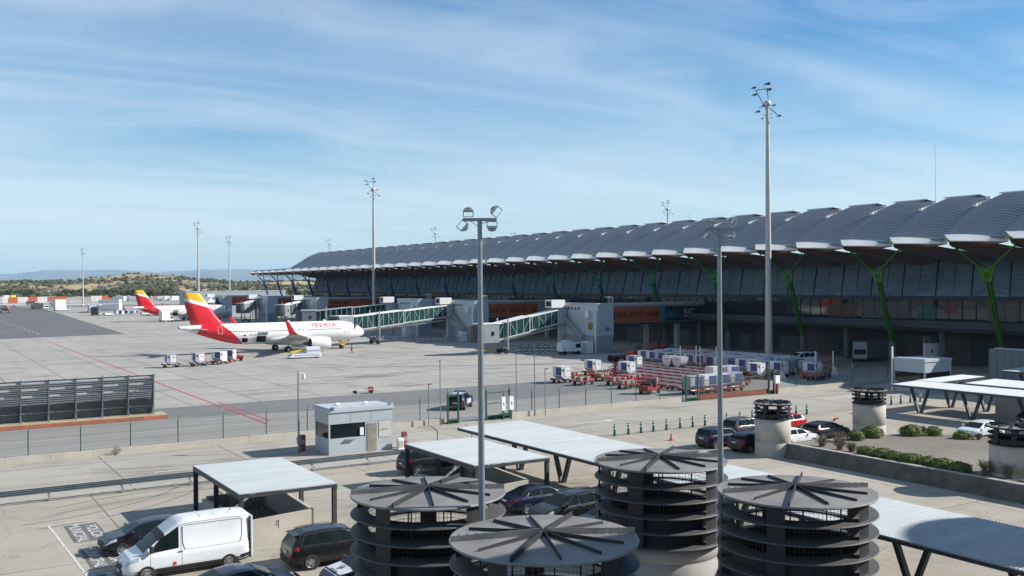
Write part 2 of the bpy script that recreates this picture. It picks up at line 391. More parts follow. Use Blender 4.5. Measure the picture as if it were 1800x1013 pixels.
# 'POLICIA MUNICIPAL' stencilled in every bay, pale letters on a black field
def bay_text(y):
    mb = MB(); mb.add([(7.1, y-1.95, .020), (8.75, y-1.95, .020), (8.75, y+1.95, .020), (7.1, y+1.95, .020)], [(0, 1, 2, 3)])
    o = struct(mb.build('bay_marking', DASHK))
    # letters read from the aisle, turned a quarter
    for t, x in (('POLICIA', 8.08), ('MUNICIPAL', 7.28)):
        L = lettering('bay_lettering', t, .80, WLINE, o, lambda a, b, x=x: (x+b, y-a, .026), .012, 'CENTER')
for y in (55.5, 50.2, 45.0, 39.8): bay_text(y)
# dashes of the taxiway centre line and apron marks
line('taxiway_lights_line', [(31+.0*i, 300+i*12, 31, 303+i*12, .5) for i in range(24)], WLINE)
line('taxiway_yellow_lines', [(-60, 300, 30, 318, .5), (-60, 420, 40, 440, .6), (-20, 380, 26, 380, .5), (40, 124, 40, 125, .1)], YLINE)
# hatched walkway in the shade of the terminal
line('hatched_walkway', [(113.2+.1*i, 141-1.5*i, 117.5+.1*i, 139.4-1.5*i, .5) for i in range(22)], WLINE)

# ------------------------------------------------------------------ far terrain
def hills():
    SCRUB, nt, b = newmat('scrub_hillside'); c = nt.coord()
    n1 = nt.noise(.012, c, 6, .65); n2 = nt.noise(.06, c, 5, .7)
    g = nt.mix(nt.ramp(n2, .35, .65), (.07,.065,.035), (.17,.145,.085))
    col = nt.mix(nt.ramp(n1, .44, .56), g, (.36,.27,.15))
    nt.put(b.inputs['Base Color'], col); b.inputs['Roughness'].default_value = 1
    def prof(t):   # height along the ridge, t is photo x
        pts = [(-900, 20), (-200, 24), (0, 28), (90, 25), (160, 31), (235, 40), (300, 38), (360, 29), (440, 22), (520, 20), (700, 16), (1100, 12)]
        for (a, p), (b_, q) in zip(pts, pts[1:]):
            if a <= t <= b_:
                k = (t-a)/(b_-a); k = k*k*(3-2*k); return p+(q-p)*k
        return 12
    def fn(i, j):
        x = -900+2000*i; D = 1330+900*j
        p = GD(x, 500, D); k = j
        h = prof(x)*.88*(sin(min(1, k*1.5)*pi/2))*(1 if k < .7 else max(0, 1-(k-.7)/.3))
        h += (mnoise.fractal(Vector((p.x*.004, p.y*.004, 0)), 1, 2, 5))*9*min(1, k*2)*(1 if k < .9 else 0)
        return (p.x, p.y, max(-2, h) if k > 0 else -2)
    o = MB().grid(fn, 200, 40).build('scrub_hills', SCRUB); struct(o)
    # bushes growing on the slope: one uncountable mass
    GRN = mat('scrub_foliage', (.068,.072,.036), 1, var=.5, scale=.03, bump=0)
    mb = MB(); rnd = random.Random(3)
    for k in range(5200):
        x = rnd.uniform(-60, 640); j = rnd.random()**1.2*.66; i = (x+900)/2000
        p = fn(i, j)
        if mnoise.noise(Vector((p[0]*.009, p[1]*.009, 3))) < .02 and rnd.random() < .88: continue
        r = rnd.uniform(1.4, 4.2)*(1.25 if j < .1 else 1)
        vs = []; n = 6; a0 = rnd.random()*6
        for q, (rr, zz) in enumerate(((1, 0), (1.1, .55), (.55, 1.05))):
            for t in range(n): vs.append((p[0]+r*rr*cos(a0+2*pi*t/n+q*.4)*rnd.uniform(.7, 1.2), p[1]+r*rr*sin(a0+2*pi*t/n+q*.4)*rnd.uniform(.7, 1.2), p[2]-.6+r*zz*rnd.uniform(.8, 1.1)))
        vs.append((p[0], p[1], p[2]+r*1.15))
        fs = [(q*n+t, q*n+(t+1) % n, (q+1)*n+(t+1) % n, (q+1)*n+t) for q in range(2) for t in range(n)]+[(2*n+t, 2*n+(t+1) % n, 3*n) for t in range(n)]
        mb.add(vs, fs)
    struct(mb.build('hillside_scrub', GRN), 'stuff')
    return fn
HF = hills()
def mountains():
    M, nt, b = newmat('mountain_rock'); c = nt.coord(); z = nt.sep(c)[2]
    n1 = nt.noise(.0012, c, 6, .7)
    col = nt.mix(nt.ramp(n1, .4, .6), (.07,.085,.07), (.16,.15,.13))
    snow = nt.ramp(nt.math('ADD', z, nt.math('MULTIPLY', n1, 160)), 545, 585)
    col = nt.mix(snow, col, (.80,.82,.85))
    nt.put(b.inputs['Base Color'], col); b.inputs['Roughness'].default_value = 1
    pk = [(-700, 300), (-60, 400), (0, 385), (50, 430), (90, 455), (130, 452), (155, 475), (180, 482), (205, 455), (230, 430), (255, 405), (275, 385), (320, 400), (350, 455), (380, 430), (430, 432), (500, 400), (620, 380), (1300, 300), (1900, 260)]
    def h(x):
        for (a, p), (b_, q) in zip(pk, pk[1:]):
            if a <= x <= b_: return p+(q-p)*(x-a)/(b_-a)
        return 250
    def fn(i, j):
        x = -700+2600*i; D = 21000+5000*j; p = GD(x, 500, D)
        f = mnoise.fractal(Vector((p.x*.0007, p.y*.0007, 5)), 1, 2, 6)
        e = sin(pi*min(1, j*1.25)/2)
        H_ = (h(x)+f*70)*e if j < .85 else (h(x)+f*70)*.8
        return (p.x, p.y, -20 if j == 0 else H_)
    struct(MB().grid(fn, 320, 24).build('mountains', M))
mountains()
# haze: pale even air round the whole site, the sky outside it
m = bpy.data.materials.new('air'); m.use_nodes = True; nt = NT(m.node_tree); nt.n.remove(nt.n['Principled BSDF'])
pvol = nt.new('ShaderNodeVolumePrincipled'); pvol.inputs['Color'].default_value = (.50,.76,1,1); pvol.inputs['Density'].default_value = 3.4e-5
pvol.inputs['Anisotropy'].default_value = 0.0
nt.l.new(pvol.outputs[0], nt.n['Material Output'].inputs['Volume'])
struct(MB().box(-R0-100, R0+100, -2100, R0+100, -30, 760).build('haze', m), 'stuff')
# ------------------------------------------------------------------ terminal
U0, V0, NS = 124.3, 75.1, 9.0            # canopy edge, first tip, strip width
def lerp(a, b, t): return a+(b-a)*t
def pw(pts, x):
    for (a, p), (b, q) in zip(pts, pts[1:]):
        if x <= b: return p+(q-p)*max(0, (x-a))/(b-a)
    return pts[-1][1]
def terminal():
    T = thing('terminal_building', 'long airport terminal with a wavy dark metal roof and coloured branching columns', 'terminal', (U0+20, 200, 0))
    def P(o): o.parent = T; o.matrix_parent_inverse = Matrix.Translation((-(U0+20), -200, 0)); return o
    # roof sheeting
    ROOF, nt, b = newmat('standing_seam_roof'); c = nt.coord()
    n1 = nt.noise(.5, nt.vmap(c, (.3, 1, 1)), 5, .6)
    nt.put(b.inputs['Base Color'], nt.mix(nt.ramp(n1, .3, .7), (.17,.185,.21), (.235,.25,.275)))
    b.inputs['Metallic'].default_value = .55; nt.put(b.inputs['Roughness'], nt.ramp(n1, .2, .8, .38, .55))
    SEAM = mat('roof_seam_glint', (.25,.28,.32), .4, .4, var=.08)  # seam faces coloured lighter, in place of light reflected off the ribs
    LIP = mat('white_canopy_metal', (.86,.83,.77), .3, .25, var=.04, scale=.6)
    SOFF, nt, b = newmat('timber_soffit'); c = nt.coord()
    wv = nt.noise(3, nt.vmap(c, (.15, 6, 6)), 3)
    nt.put(b.inputs['Base Color'], nt.mix(wv, (.10,.045,.028), (.17,.085,.055))); b.inputs['Roughness'].default_value = .55
    zs = [(0, 19.4), (2, 20.3), (5, 22.0), (8, 23.6), (10, 24.5), (12, 25.1), (14, 25.3), (18, 24.6), (24, 22.2), (30, 21), (38, 21.5), (48, 24.5), (60, 22)]
    def top(s, w, short=False):
        z = pw(zs, s) if not short else 19.4+s*.07
        amp = (.04+min(1, s/7)*.66) if not short else .10
        k = w/NS
        return z-.62*k*(1-min(1, s/12))+amp*(lambda q: q*q*(3-2*q))(max(0, min(1, k/.26, (1-k)/.36)))
    def strip_mesh(smax, short):
        mb = MB(); S = []; s = .0
        while s < 15.5 and s < smax: S += [(s, 0), (s+.40, .02), (s+.42, .09), (s+.52, .09), (s+.54, 0)]; s += .56
        while s < smax: S.append((s, 0)); s += 2.5
        def fn(i, j):
            s, e = S[round(i*(len(S)-1))]; w = j*NS
            return (s+.25*w/NS, -w, top(s, w, short)+e)
        mb.grid(fn, len(S)-1, 16, 0, False, lambda i, j: 1 if S[i][1] > .05 or S[min(i+1, len(S)-1)][1] > .05 else 0)
        return mb
    def lip_soff(smax, short):
        lip = MB(); N = 18
        def lf(i, j):
            w = j*(NS+.55); ww = min(w, NS)
            zt = top(0, ww, short)
            # the outer edge starts further along the strip than the inner one
            w2 = 2.9+(NS+.55-2.9)*j
            a = (0.7+0.25*ww/NS, -w, top(.7, ww, short)+.01); b_ = (-2.4+3.1*j**1.3, -w2, 18.62-.27*j)
            k = i; bul = .05*sin(pi*k)
            return (lerp(a[0], b_[0], k), lerp(a[1], b_[1], k), lerp(a[2], b_[2], k)+bul)
        lip.grid(lambda i, j: lf(i, 1-j), 6, N, 0, True)
        e = [lf(1, j/N) for j in range(N+1)]
        lip.add([p for p in e]+[(p[0]+.05, p[1], p[2]-.12) for p in e], [(i, i+1, i+N+2, i+N+1) for i in range(N)], 0)
        so = MB(); SL = min(smax, 15.5)
        def sf(i, j):
            s = -2.1+i*(SL+2.1); w = 2.3*(1-min(1, i*3))+(NS-2.3*(1-min(1, i*3)))*j
            k = w/NS; base = 18.33-.35*k if i < .02 else 18.3-1.6*i
            if short: base = 18.3-.2*i
            if i < .001: jj = j; return (-2.35+3.1*jj**1.3, -(2.9+(NS+.55-2.9)*jj), 18.52-.27*jj)
            return (s+.1, -w, base-(1.25 if not short else .5)*sin(pi*k)*min(1, i*1.6)-(.35*k if i < .02 else .2*k))
        so.grid(sf, 14, 14, 0, True)
        # steel end piece in the notch beside the tip
        ed = MB(); a = lf(0, 0); b_ = lf(1, 0)
        ed.add([a, b_, (b_[0]+2.4, b_[1]+.9, 17.55), (2.2, -.05, 18.1)], [(0, 1, 2, 3), (3, 2, 1, 0)])
        ed.bar((0, 0, 19.3), (b_[0], b_[1], b_[2]), .16, .2)
        return lip, so, ed
    ms = {}
    for short in (False, True):
        sm = 60 if not short else 13
        lip, so, ed = lip_soff(sm, short)
        cap = MB()
        if not short:
            cap.box(12.3, 13.6, -7.4, -1.2, 25.92, 26.06); cap.box(12.3, 13.1, -8.9, -8.2, 25.1, 25.62)
            for q in range(6): cap.box(8.6+q*.9, 9.3+q*.9, -8.95, -8.45, 23.9+q*.22, 24.35+q*.22)
        ms[short] = (strip_mesh(sm, short).mesh('roof_strip', [ROOF, SEAM]), lip.mesh('canopy_lip', LIP), so.mesh('soffit', SOFF), ed, cap.mesh('skylight', WHITEP))
    colf = lambda n: (lerp(.085, .012, min(1, n/7.0)) if n < 8 else .008, lerp(.30, .20, min(1, n/10)) if n < 12 else lerp(.20, .10, min(1, (n-12)/8)), lerp(.012, .10, min(1, n/9)) if n < 9 else lerp(.10, .34, min(1, (n-9)/9)))
    cm = {}; SL0 = mat('plinth_concrete', (.10,.108,.118), .8, dirt=.3)
    def cmat(n):
        n = max(0, int(n))
        if n not in cm: cm[n] = mat('column_paint_%02d' % n, tuple(v*.6 for v in colf(n)), .42, .1, var=.06, scale=1)
        return cm[n]
    for n in range(-3, 38):
        short = n > 32; a, b, c, ed, sk = ms[short]; y = V0+NS*n
        for nm, me in (('roof_strip', a), ('canopy_lip', b), ('soffit', c), ('skylight', sk)):
            if short and nm == 'skylight': continue
            o = bpy.data.objects.new(nm, me); COL.objects.link(o); o.location = (U0, y, 0); P(o)
        o = bpy.data.objects.new('tip_bracket', ed.mesh('tip_bracket', cmat(n))); COL.objects.link(o); o.location = (U0, y, 0); P(o)
    # branching columns
    for k in range(-1, 19):
        yc = V0+NS*(2*k+.5); mb = MB(); m0 = cmat(2*k)
        J = (U0+3.9, yc, 13.9); B = (U0+7.3, yc, 3.6)
        for q in (-.16, .16):
            mb.bar((B[0], B[1]+q, B[2]), (J[0], J[1]+q*1.4, J[2]+.3), .18, .46, 0, (1, 0, 0), .22, .66)
        for q in range(7):
            t = q/7+.06; mb.bbox((lerp(B[0], J[0], t), yc, lerp(B[2], J[2], t)), (.3, .34, .12))
        mb.prism([(-.62, -1.0), (.62, -1.0), (1.25, 1.0), (.55, 1.25), (0, .75), (-.55, 1.25), (-1.25, 1.0)], -.14, .14, 'x')
        n0 = len(mb.v)
        mb2 = MB()
        for v in mb.v[n0-14:]: pass
        for i in range(n0-14, n0):
            v = mb.v[i]; mb.v[i] = (v[0]+J[0]-v[2]*.16, v[1]+J[1], v[2]+J[2])
        for ye, xe in ((V0+NS*2*k-.6, 2.1), (V0+NS*(2*k+1)-.9, 2.0)):
            mb.bar((J[0]-.1, J[1]+(.55 if ye > yc else -.55), J[2]+.75), (U0+xe, ye, 17.75), .24, .48, 0, (1, 0, 0), .15, .24)
            mb.bar((U0+xe, ye, 17.75), (U0+10.5, ye-1.5, 16.3), .14)
        mb.bar((U0+2.1, V0+NS*2*k-.6, 17.6), (U0+2.0, V0+NS*(2*k+1)-.9, 17.6), .16, .2)
        P(mb.build('branching_column', m0))
        pd = MB(); pd.cyl((B[0]+.15, yc, 0), (B[0]+.1, yc, 3.7), .75, .5, 10); P(pd.build('column_plinth', SL0))
    # leaning glass wall, one panel per column bay
    GL, nt, b = newmat('terminal_glass'); c = nt.coord(); x, y, z = nt.sep(c)[0:3]
    wob = nt.noise(.9, nt.vmap(c, (1, .35, 1.6)), 4, .6, .8); tw = nt.noise(.12, nt.vmap(c, (1, 1, 2)), 4, .6)
    fr = nt.math('GREATER_THAN', nt.noise(1.5, nt.vmap(c, (1, .5, 3.0), loc=(4, 4, 4)), 5, .65), .60)
    col = nt.mix(nt.ramp(tw, .35, .65), (.18,.28,.39), (.32,.44,.55))
    col = nt.mix(nt.math('MULTIPLY', fr, .6), col, (.36,.47,.53))     # rooms, furniture and blinds behind the panes
    nt.put(b.inputs['Base Color'], col); b.inputs['Roughness'].default_value = .09; b.inputs['Metallic'].default_value = .5
    nt.put(b.inputs['Normal'], nt.bump(wob, .55, .12))
    MUL = mat('mullion_metal', (.02,.026,.033), .5, .2)
    CAB = mat('fine_glazing_bar', (.16,.21,.25), .5, .2)
    gx0, gx1, gz0, gz1 = U0+12, U0+14.3, 10.7, 17.0
    y0 = V0-36; y1 = V0+NS*32.6
    yy = y0
    while yy < y1-1:
        ye = min(yy+18, y1)
        gp = MB().add([(gx0, yy, gz0), (gx1, yy, gz1), (gx1, ye, gz1), (gx0, ye, gz0)], [(0, 1, 2, 3)])
        P(gp.build('window_wall', GL)); mu = MB(); fb = MB()
        q = yy; i = 0
        while q < ye-.1:
            big = i % 4 == 0
            mu.bar((gx0-.12, q, gz0-.5), (gx1-.12, q+.9, gz1), .12 if big else .05, .30 if big else .10, 0, (1, 0, 0)) if big or i % 2 == 0 else None
            q += 1.5; i += 1
        for r in range(1, 9):
            t = r/9; fb.box(lerp(gx0, gx1, t)-.09, lerp(gx0, gx1, t)-.04, yy, ye, lerp(gz0, gz1, t)-.02, lerp(gz0, gz1, t)+.025+(.05 if r == 5 else 0))
        P(mu.build('mullions', MUL)); P(fb.build('glazing_bars', CAB)); yy = ye
    # lower storeys
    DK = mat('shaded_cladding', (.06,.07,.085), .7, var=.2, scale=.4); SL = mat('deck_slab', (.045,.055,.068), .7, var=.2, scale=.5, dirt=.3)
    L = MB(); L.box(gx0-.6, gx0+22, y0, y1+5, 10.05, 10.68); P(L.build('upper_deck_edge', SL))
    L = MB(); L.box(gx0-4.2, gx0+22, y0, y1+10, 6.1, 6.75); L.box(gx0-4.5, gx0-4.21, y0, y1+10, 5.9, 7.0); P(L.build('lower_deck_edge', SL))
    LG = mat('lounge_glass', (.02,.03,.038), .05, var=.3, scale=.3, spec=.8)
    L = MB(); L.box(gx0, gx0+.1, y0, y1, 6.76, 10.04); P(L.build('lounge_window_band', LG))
    L = MB()
    q = y0
    while q < y1: L.box(gx0-.1, gx0-.01, q, q+.09, 6.76, 10.04); q += 2.25
    L.box(gx0-.12, gx0-.02, y0, y1, 8.9, 9.0); P(L.build('lounge_window_frames', MUL))
    # things seen through the lounge windows: orange hoardings, pale pillars, a green counter
    cols = [(mat('lounge_orange', (.13,.035,.015), .4), 62, 70, 7.0, 9.6), (mat('lounge_pale', (.06,.07,.07), .4), 98, 107, 7.0, 9.7), (mat('lounge_teal', (.01,.09,.08), .4), 93, 96.5, 7.0, 9.2),
            (mat('lounge_redp', (.14,.012,.015), .4), 89.5, 91.5, 8.0, 9.9), (mat('lounge_beige', (.09,.09,.07), .4), 80, 84.5, 7.0, 9.6), (mat('lounge_beige2', (.07,.075,.06), .4), 71, 78, 7.2, 9.5), (mat('lounge_orange2', (.09,.03,.015), .4), 108, 114, 7.0, 9.3)]
    for m_, a, b_, c_, d_ in cols: P(MB().box(gx0-.06, gx0-.02, a, b_, c_, d_).build('lounge_wall_panel', m_))
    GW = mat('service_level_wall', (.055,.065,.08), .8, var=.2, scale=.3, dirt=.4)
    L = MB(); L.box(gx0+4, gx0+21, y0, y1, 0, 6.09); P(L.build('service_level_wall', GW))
    # doors, shutters and windows of the service level
    rnd = random.Random(5); q = y0+3
    DRm = mat('roller_shutter', (.10,.085,.08), .7, var=.3, scale=.6); WBm = mat('service_panel_pale', (.11,.125,.15), .7, var=.1)
    while q < 330:
        wd = rnd.choice((4.5, 6, 3)); t = rnd.random()
        if t < .4: P(MB().box(gx0+3.9, gx0+3.99, q, q+wd, .02, 4.4).build('roller_shutter', DRm))
        elif t < .7:
            P(MB().box(gx0+3.88, gx0+3.99, q, q+wd, 1.2, 2.4).build('service_window', DGLASS))
        else: P(MB().box(gx0+3.85, gx0+3.99, q, q+wd, .02, 3.0).build('service_panel', WBm))
        q += wd+rnd.choice((1.5, 3, 5))
    for i in range(18):
        P(MB().cyl((gx0-1.2, V0-20+i*18, 0), (gx0-1.2, V0-20+i*18, 6.1), .55, .55, 12).build('deck_pillar', SL0))
    # pipes and ducts under the deck
    L = MB()
    for zz, xx in ((5.5, -3.2), (5.3, -2.4), (5.6, -1.6)): L.box(gx0+xx, gx0+xx+.3, y0, y1, zz, zz+.25)
    for i in range(60): L.box(gx0-4.1, gx0-.5, y0+i*5.2, y0+i*5.2+.25, 5.75, 6.09)
    P(L.build('deck_ducts', SL0))
    # north end wall of glass
    P(MB().add([(gx0, y1+.05, gz0), (gx0+20, y1+.05, gz0), (gx0+20, y1+.05, 19.5), (gx1, y1+.05, gz1)], [(0, 1, 2, 3)]).build('end_window_wall', GL))
    # rest of the building bulk behind
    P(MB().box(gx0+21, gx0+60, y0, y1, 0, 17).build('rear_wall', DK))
    return T
terminal()
# ------------------------------------------------------------------ ventilation towers
CAPM = mat('vent_cap_metal', (.23,.225,.215), .65, .15, var=.2, scale=.9, dirt=.55, bump=.1)
CAPD = mat('vent_dark_metal', (.028,.031,.036), .55, .3, var=.2, scale=1.5)
MESHM = mat('wire_mesh', (.24,.23,.21), .6, .3, var=.1)
RINGM = mat('louvre_ring_metal', (.085,.085,.085), .6, .2, var=.15, scale=1)
def vent_tower(label, loc):
    t = thing('ventilation_tower', label, 'vent tower', loc, 0, 'large ventilation towers in the car park')
    R = 3.04; zc = 4.9
    mb = MB(); mb.lathe([(0, zc+.10), (R-.02, zc), (R, zc-.05), (R-.03, zc-.09), (0, zc-.05)], 64, 0, smooth=False); mb.build('cap', CAPM, t)
    for k in range(12):
        a = radians(30*k-32+9); rb = MB(); r1 = R-.04 if k in (0, 2, 6, 8) else R-.42
        d = Vector((cos(a), sin(a), 0)); n = Vector((-d.y, d.x, 0))
        h0, h1 = (.20, .16) if k in (2, 8, 0, 6) else (.13, .09)
        p0 = d*.12+Vector((0, 0, zc+.10)); p1 = d*r1+Vector((0, 0, zc+.015))
        tk = .028 if k not in (0, 6) else .025
        vs = []
        for p, h in ((p0, h0), (p1, h1)):
            for s in (-1, 1): vs += [tuple(p+n*s*tk), tuple(p+n*s*tk*.6+Vector((0, 0, h)))]
        rb.add(vs, [(0,1,3,2),(4,6,7,5),(0,4,5,1),(2,3,7,6),(1,5,7,3)])
        if k in (0, 6):
            for q in range(9):
                c = d*(.5+q*.28)+n*(-.04); rb.cyl((c.x, c.y, zc+.2), (c.x-n.x*.05, c.y-n.y*.05, zc+.2), .03, .03, 6)
        rb.build('cap_rib', CAPD if k not in (0, 6) else CAPM, t)  # most ribs near black: their shaded sides put into the colour
    MB().cyl((0, 0, zc+.05), (0, 0, zc+.22), .12, .09, 12).build('cap_hub', CAPD, t)
    for i in range(5):
        z = zc-.66*(i+1)
        g = MB(); g.lathe([(2.35, z+.03), (R-.02, z-.06), (R, z-.10), (R-.04, z-.13), (2.35, z-.04)], 64, 0, smooth=False)
        g.build('louvre_ring', RINGM, t)
    zb = zc-.66*5
    for k in range(5):
        a = radians(243+36+72*k); pb = MB()
        pb.lathe([(2.42, zb), (2.86, zb), (2.86, zc-.06), (2.42, zc-.06)], 3, 0, a0=a-.12, a1=a+.12, smooth=False)
        c = cos(a), sin(a)
        pb.build('support_fin', CAPD, t)
    lo = MB(); lo.lathe([(2.52, zb), (2.52, zb+2*.66-.04)], 48, 0); lo.lathe([(2.46, zb+2*.66-.04), (2.46, zb)], 48, 0); lo.build('closed_panel', CAPD, t)
    me = MB()
    for k in range(90):
        a = 2*pi*k/90; me.bar((2.4*cos(a), 2.4*sin(a), zb+1.3), (2.4*cos(a), 2.4*sin(a), zc-.08), .007)
    for j in range(11):
        z = zb+1.35+j*.18
        me.lathe([(2.393, z), (2.407, z+.012)], 48, 0)
    me.build('wire_mesh', MESHM, t)
    for k in range(10):
        a = 2*pi*k/10+.2; MB().bar((2.36*cos(a), 2.36*sin(a), zb), (2.36*cos(a), 2.36*sin(a), zc-.06), .04).build('inner_post', CAPD, t)
    cb = MB(); cb.lathe([(2.68, 0), (2.68, .78), (2.665, .79), (2.665, .81), (2.68, .82), (2.68, zb-.06), (2.3, zb-.02), (2.3, .3)], 64, 0); cb.build('concrete_base', CONCG, t)
    return t
vt = vent_tower('large round ventilation tower whose cap is crossed by the left lamp pole', (17.25, 33.9, 0))
pr = proto(vt)
for u, v, l in ((29.3, 34.1, 'large round ventilation tower showing its concrete base, beside the long white carport'),
                (17.2, 25.7, 'nearest large ventilation tower, lowest in the photo, in front of the left lamp pole'),
                (29.3, 26.1, 'large ventilation tower standing in front of the right lamp pole and the planter')):
    dup(pr, (u, v, 0), 0, l)
def small_tower(label, loc, k=1.0, rz=0):
    t = thing('small_ventilation_tower', label, 'vent tower', loc, rz, 'small ventilation towers by the planter')
    r = 1.32*k; zt = 3.0
    cb = MB(); cb.lathe([(r, 0), (r, 1.05), (r-.015, 1.06), (r-.015, 1.08), (r, 1.09), (r, zt-.2), (r-.25, zt-.15), (r-.25, .5)], 40, 0); cb.build('concrete_base', CONC, t)
    for i in range(4):
        z = zt-.12+i*.33
        MB().lathe([(r-.35, z+.03), (r+.08, z-.02), (r+.08, z-.05), (r-.35, z)], 40, 0, smooth=False).build('louvre_ring', CAPD, t)
    for q in range(8):
        a = 2*pi*q/8+.3; MB().lathe([(r-.28, zt-.1), (r-.02, zt-.1), (r-.02, zt+.95), (r-.28, zt+.95)], 2, 0, a0=a-.11, a1=a+.11, smooth=False).build('support_fin', CAPD, t)
    cl = MB(); cl.lathe([(r-.12, zt-.15), (r-.12, zt+.16)], 32, 0); cl.build('closed_panel', CAPD, t)
    MB().lathe([(0, zt+1.0), (r+.12, zt+.96), (r+.12, zt+.92), (0, zt+.94)], 40, 0, smooth=False).build('cap', CAPM, t)
    for q in range(12):
        a = 2*pi*q/12+.2; MB().bar((.1*cos(a), .1*sin(a), zt+1.06), (r*.98*cos(a), r*.98*sin(a), zt+1.02), .07, .16).build('cap_rib', CAPD, t)
    return t
small_tower('small round ventilation tower with a dark louvred head, right behind the white car', (55.2, 51.4, 0))
small_tower('small round ventilation tower with a dark louvred head, behind the clipped bushes', (68.4, 53.0, 0), 1.0, .5)
small_tower('small round ventilation tower at the right edge, standing beside the gravel planter', (58.6, 34.6, 0), 1.12, .2)
# made-up disc on a shaft, out of frame, added to shade the long carport
ot = thing('shade_tower', 'slender round concrete tower with a disc roof, outside the frame', 'tower', (69.8, 6.2, 0))
MB().lathe([(2.2, 0), (2.2, 25.0), (0, 25.05)], 32).build('shade_shaft', CONCG, ot)
MB().lathe([(0, 26.2), (3.6, 26.1), (3.6, 25.6), (0, 25.6)], 40).build('shade_disc', CAPM, ot)
MB().cyl((0, 0, 25), (0, 0, 25.7), 1.0).build('shade_neck', CAPD, ot)
ot = thing('shade_block', 'plain grey office block standing beside the camera, outside the frame', 'building', (38, 6, 0))  # unseen block, made up to cast shade over the nearest vent cap
MB().box(-8, 8, -6, 6.9, 0, 22).build('wall', CONCG, ot)
for q in range(5): MB().box(-8.02, -8.001, -5, 6, 2+q*4, 4+q*4).build('window_band', DGLASS, ot)  # dark glass strips on the added block

# ------------------------------------------------------------------ carports
SHEETM, nt, b = newmat('white_roof_sheet'); c = nt.coord()
n1 = nt.noise(.6, nt.vmap(c, (.3, 3, 1)), 4, .6); n2 = nt.noise(.9, nt.vmap(c, (.5, 5, 1)), 6, .7)
cc = nt.mix(nt.ramp(n1, .3, .75), (.33,.37,.39), (.41,.445,.46)); nt.put(b.inputs['Base Color'], nt.mix(nt.ramp(n2, .5, .8, 0, .45), cc, (.26,.27,.26))); b.inputs['Roughness'].default_value = .6; b.inputs['Specular IOR Level'].default_value = .2
def corrugated(u0, u1, v0, v1, z, slope=0.0, pitch=.16, along='u'):
    """ribbed sheet: ribs run across (along u)"""
    mb = MB(); n = int((v1-v0)/pitch); pts = []
    for i in range(n):
        v = v0+i*pitch
        pts += [(v, 0), (v+pitch*.60, 0), (v+pitch*.70, .022), (v+pitch*.90, .022)]
    pts.append((v1, 0))
    vs = []
    for v, h in pts:
        vs.append((u0, v, z+h)); vs.append((u1, v, z+h+slope))
    k = len(pts); mb.add(vs, [(2*i, 2*i+1, 2*i+3, 2*i+2) for i in range(k-1)])
    mb.add([(x, y, zz-.045-(zz-z if False else 0)) for x, y, zz in [(u0, v0, z), (u1, v0, z+slope), (u1, v1, z+slope), (u0, v1, z)]], [(3, 2, 1, 0)])
    mb.add([(u0, v0, z), (u1, v0, z+slope), (u1, v0, z+slope-.045), (u0, v0, z-.045), (u0, v1, z), (u1, v1, z+slope), (u1, v1, z+slope-.045), (u0, v1, z-.045)], [(0, 3, 2, 1), (4, 5, 6, 7), (0, 4, 7, 3), (1, 2, 6, 5)])
    return mb
def stair_shelter(label, u0, v0, z=2.62):
    """flat white roof on dark posts over a stairwell with pale concrete parapets"""
    L = 9.2; W = 5.2
    t = thing('stair_shelter', label, 'shelter', (u0, v0, 0), 0, 'stair shelters in the car park')
    corrugated(0, W, 0, L, z, -.05).build('roof_sheet', SHEETM, t)
    fr = MB(); fr.box(.0, .14, -.02, L+.02, z-.30, z-.06); fr.box(W-.14, W, -.02, L+.02, z-.34, z-.10)
    for q in range(9): fr.box(.145, W-.145, q*L/8-.04*(q > 0)-.0, q*L/8+.08, z-.26, z-.10)
    fr.build('roof_frame', STEELD, t)
    for x, y in ((.02, .0), (W-.24, .0), (.02, L*.5), (W-.24, L*.55), (.02, L-.22), (W-.24, L-.22)):
        po = MB(); po.box(x, x+.22, y, y+.03, 0, z-.30); po.box(x, x+.22, y+.19, y+.22, 0, z-.30); po.box(x+.09, x+.13, y+.031, y+.189, 0, z-.30)
        po.build('post', STEELD, t)
    wl = MB(); wl.prism([(.55, 0), (3.9, 0), (3.9, 1.28), (.55, 1.10)], .35, .55, 'y'); wl.build('front_parapet', CONC, t)
    wl = MB(); wl.prism([(.56, 0), (8.6, 0), (8.6, .75), (4.0, 1.05), (.56, 1.1)], .35, .54, 'x'); wl.build('side_parapet', CONCG, t)
    wl = MB(); wl.prism([(.56, 0), (8.6, 0), (8.6, 1.0), (6.5, 1.45), (.56, 1.27)], 3.91, 4.10, 'x'); wl.build('side_parapet', CONC, t)
    wl = MB(); wl.box(.55, 3.9, 8.3, 8.5, 0, .9); wl.build('rear_parapet', CONCG, t)
    MB().box(.6, 3.85, .6, 8.2, .012, .03).build('stair_opening', DASHK, t)
    st = MB()
    for q in range(6): st.box(.6, 3.8, .9+q*.3, 1.2+q*.3, .03, .10+q*.08)
    st.build('stairs', CONCG, t)
    h = MB()
    for y in (2, 5, 8): h.tube([(1.6, y, .9), (1.6, y, 1.9)], .025)
    h.tube([(1.6, 1.2, 1.1), (1.6, 4, 1.6), (1.6, 8, 1.9)], .03)
    for q in range(10): h.tube([(.5, 3.4+q*.22, 1.08), (.5, 3.4+q*.22, 1.7)], .012)
    h.tube([(.5, 3.3, 1.7), (.5, 5.5, 1.7)], .02); h.build('handrail', BLACK, t)
    e = MB()   # small bent sign mark on the parapet: the numeral like outline of the photo
    for p in (((2.05, .345, .95), (2.0, .345, .72)), ((2.0, .345, .72), (2.16, .345, .72)), ((2.14, .345, .98), (2.12, .345, .55)), ((2.05, .345, .95), (2.14, .345, .9))): e.bar(p[0], p[1], .022, .012)
    e.build('parapet_mark', BLACK, t)
    return t
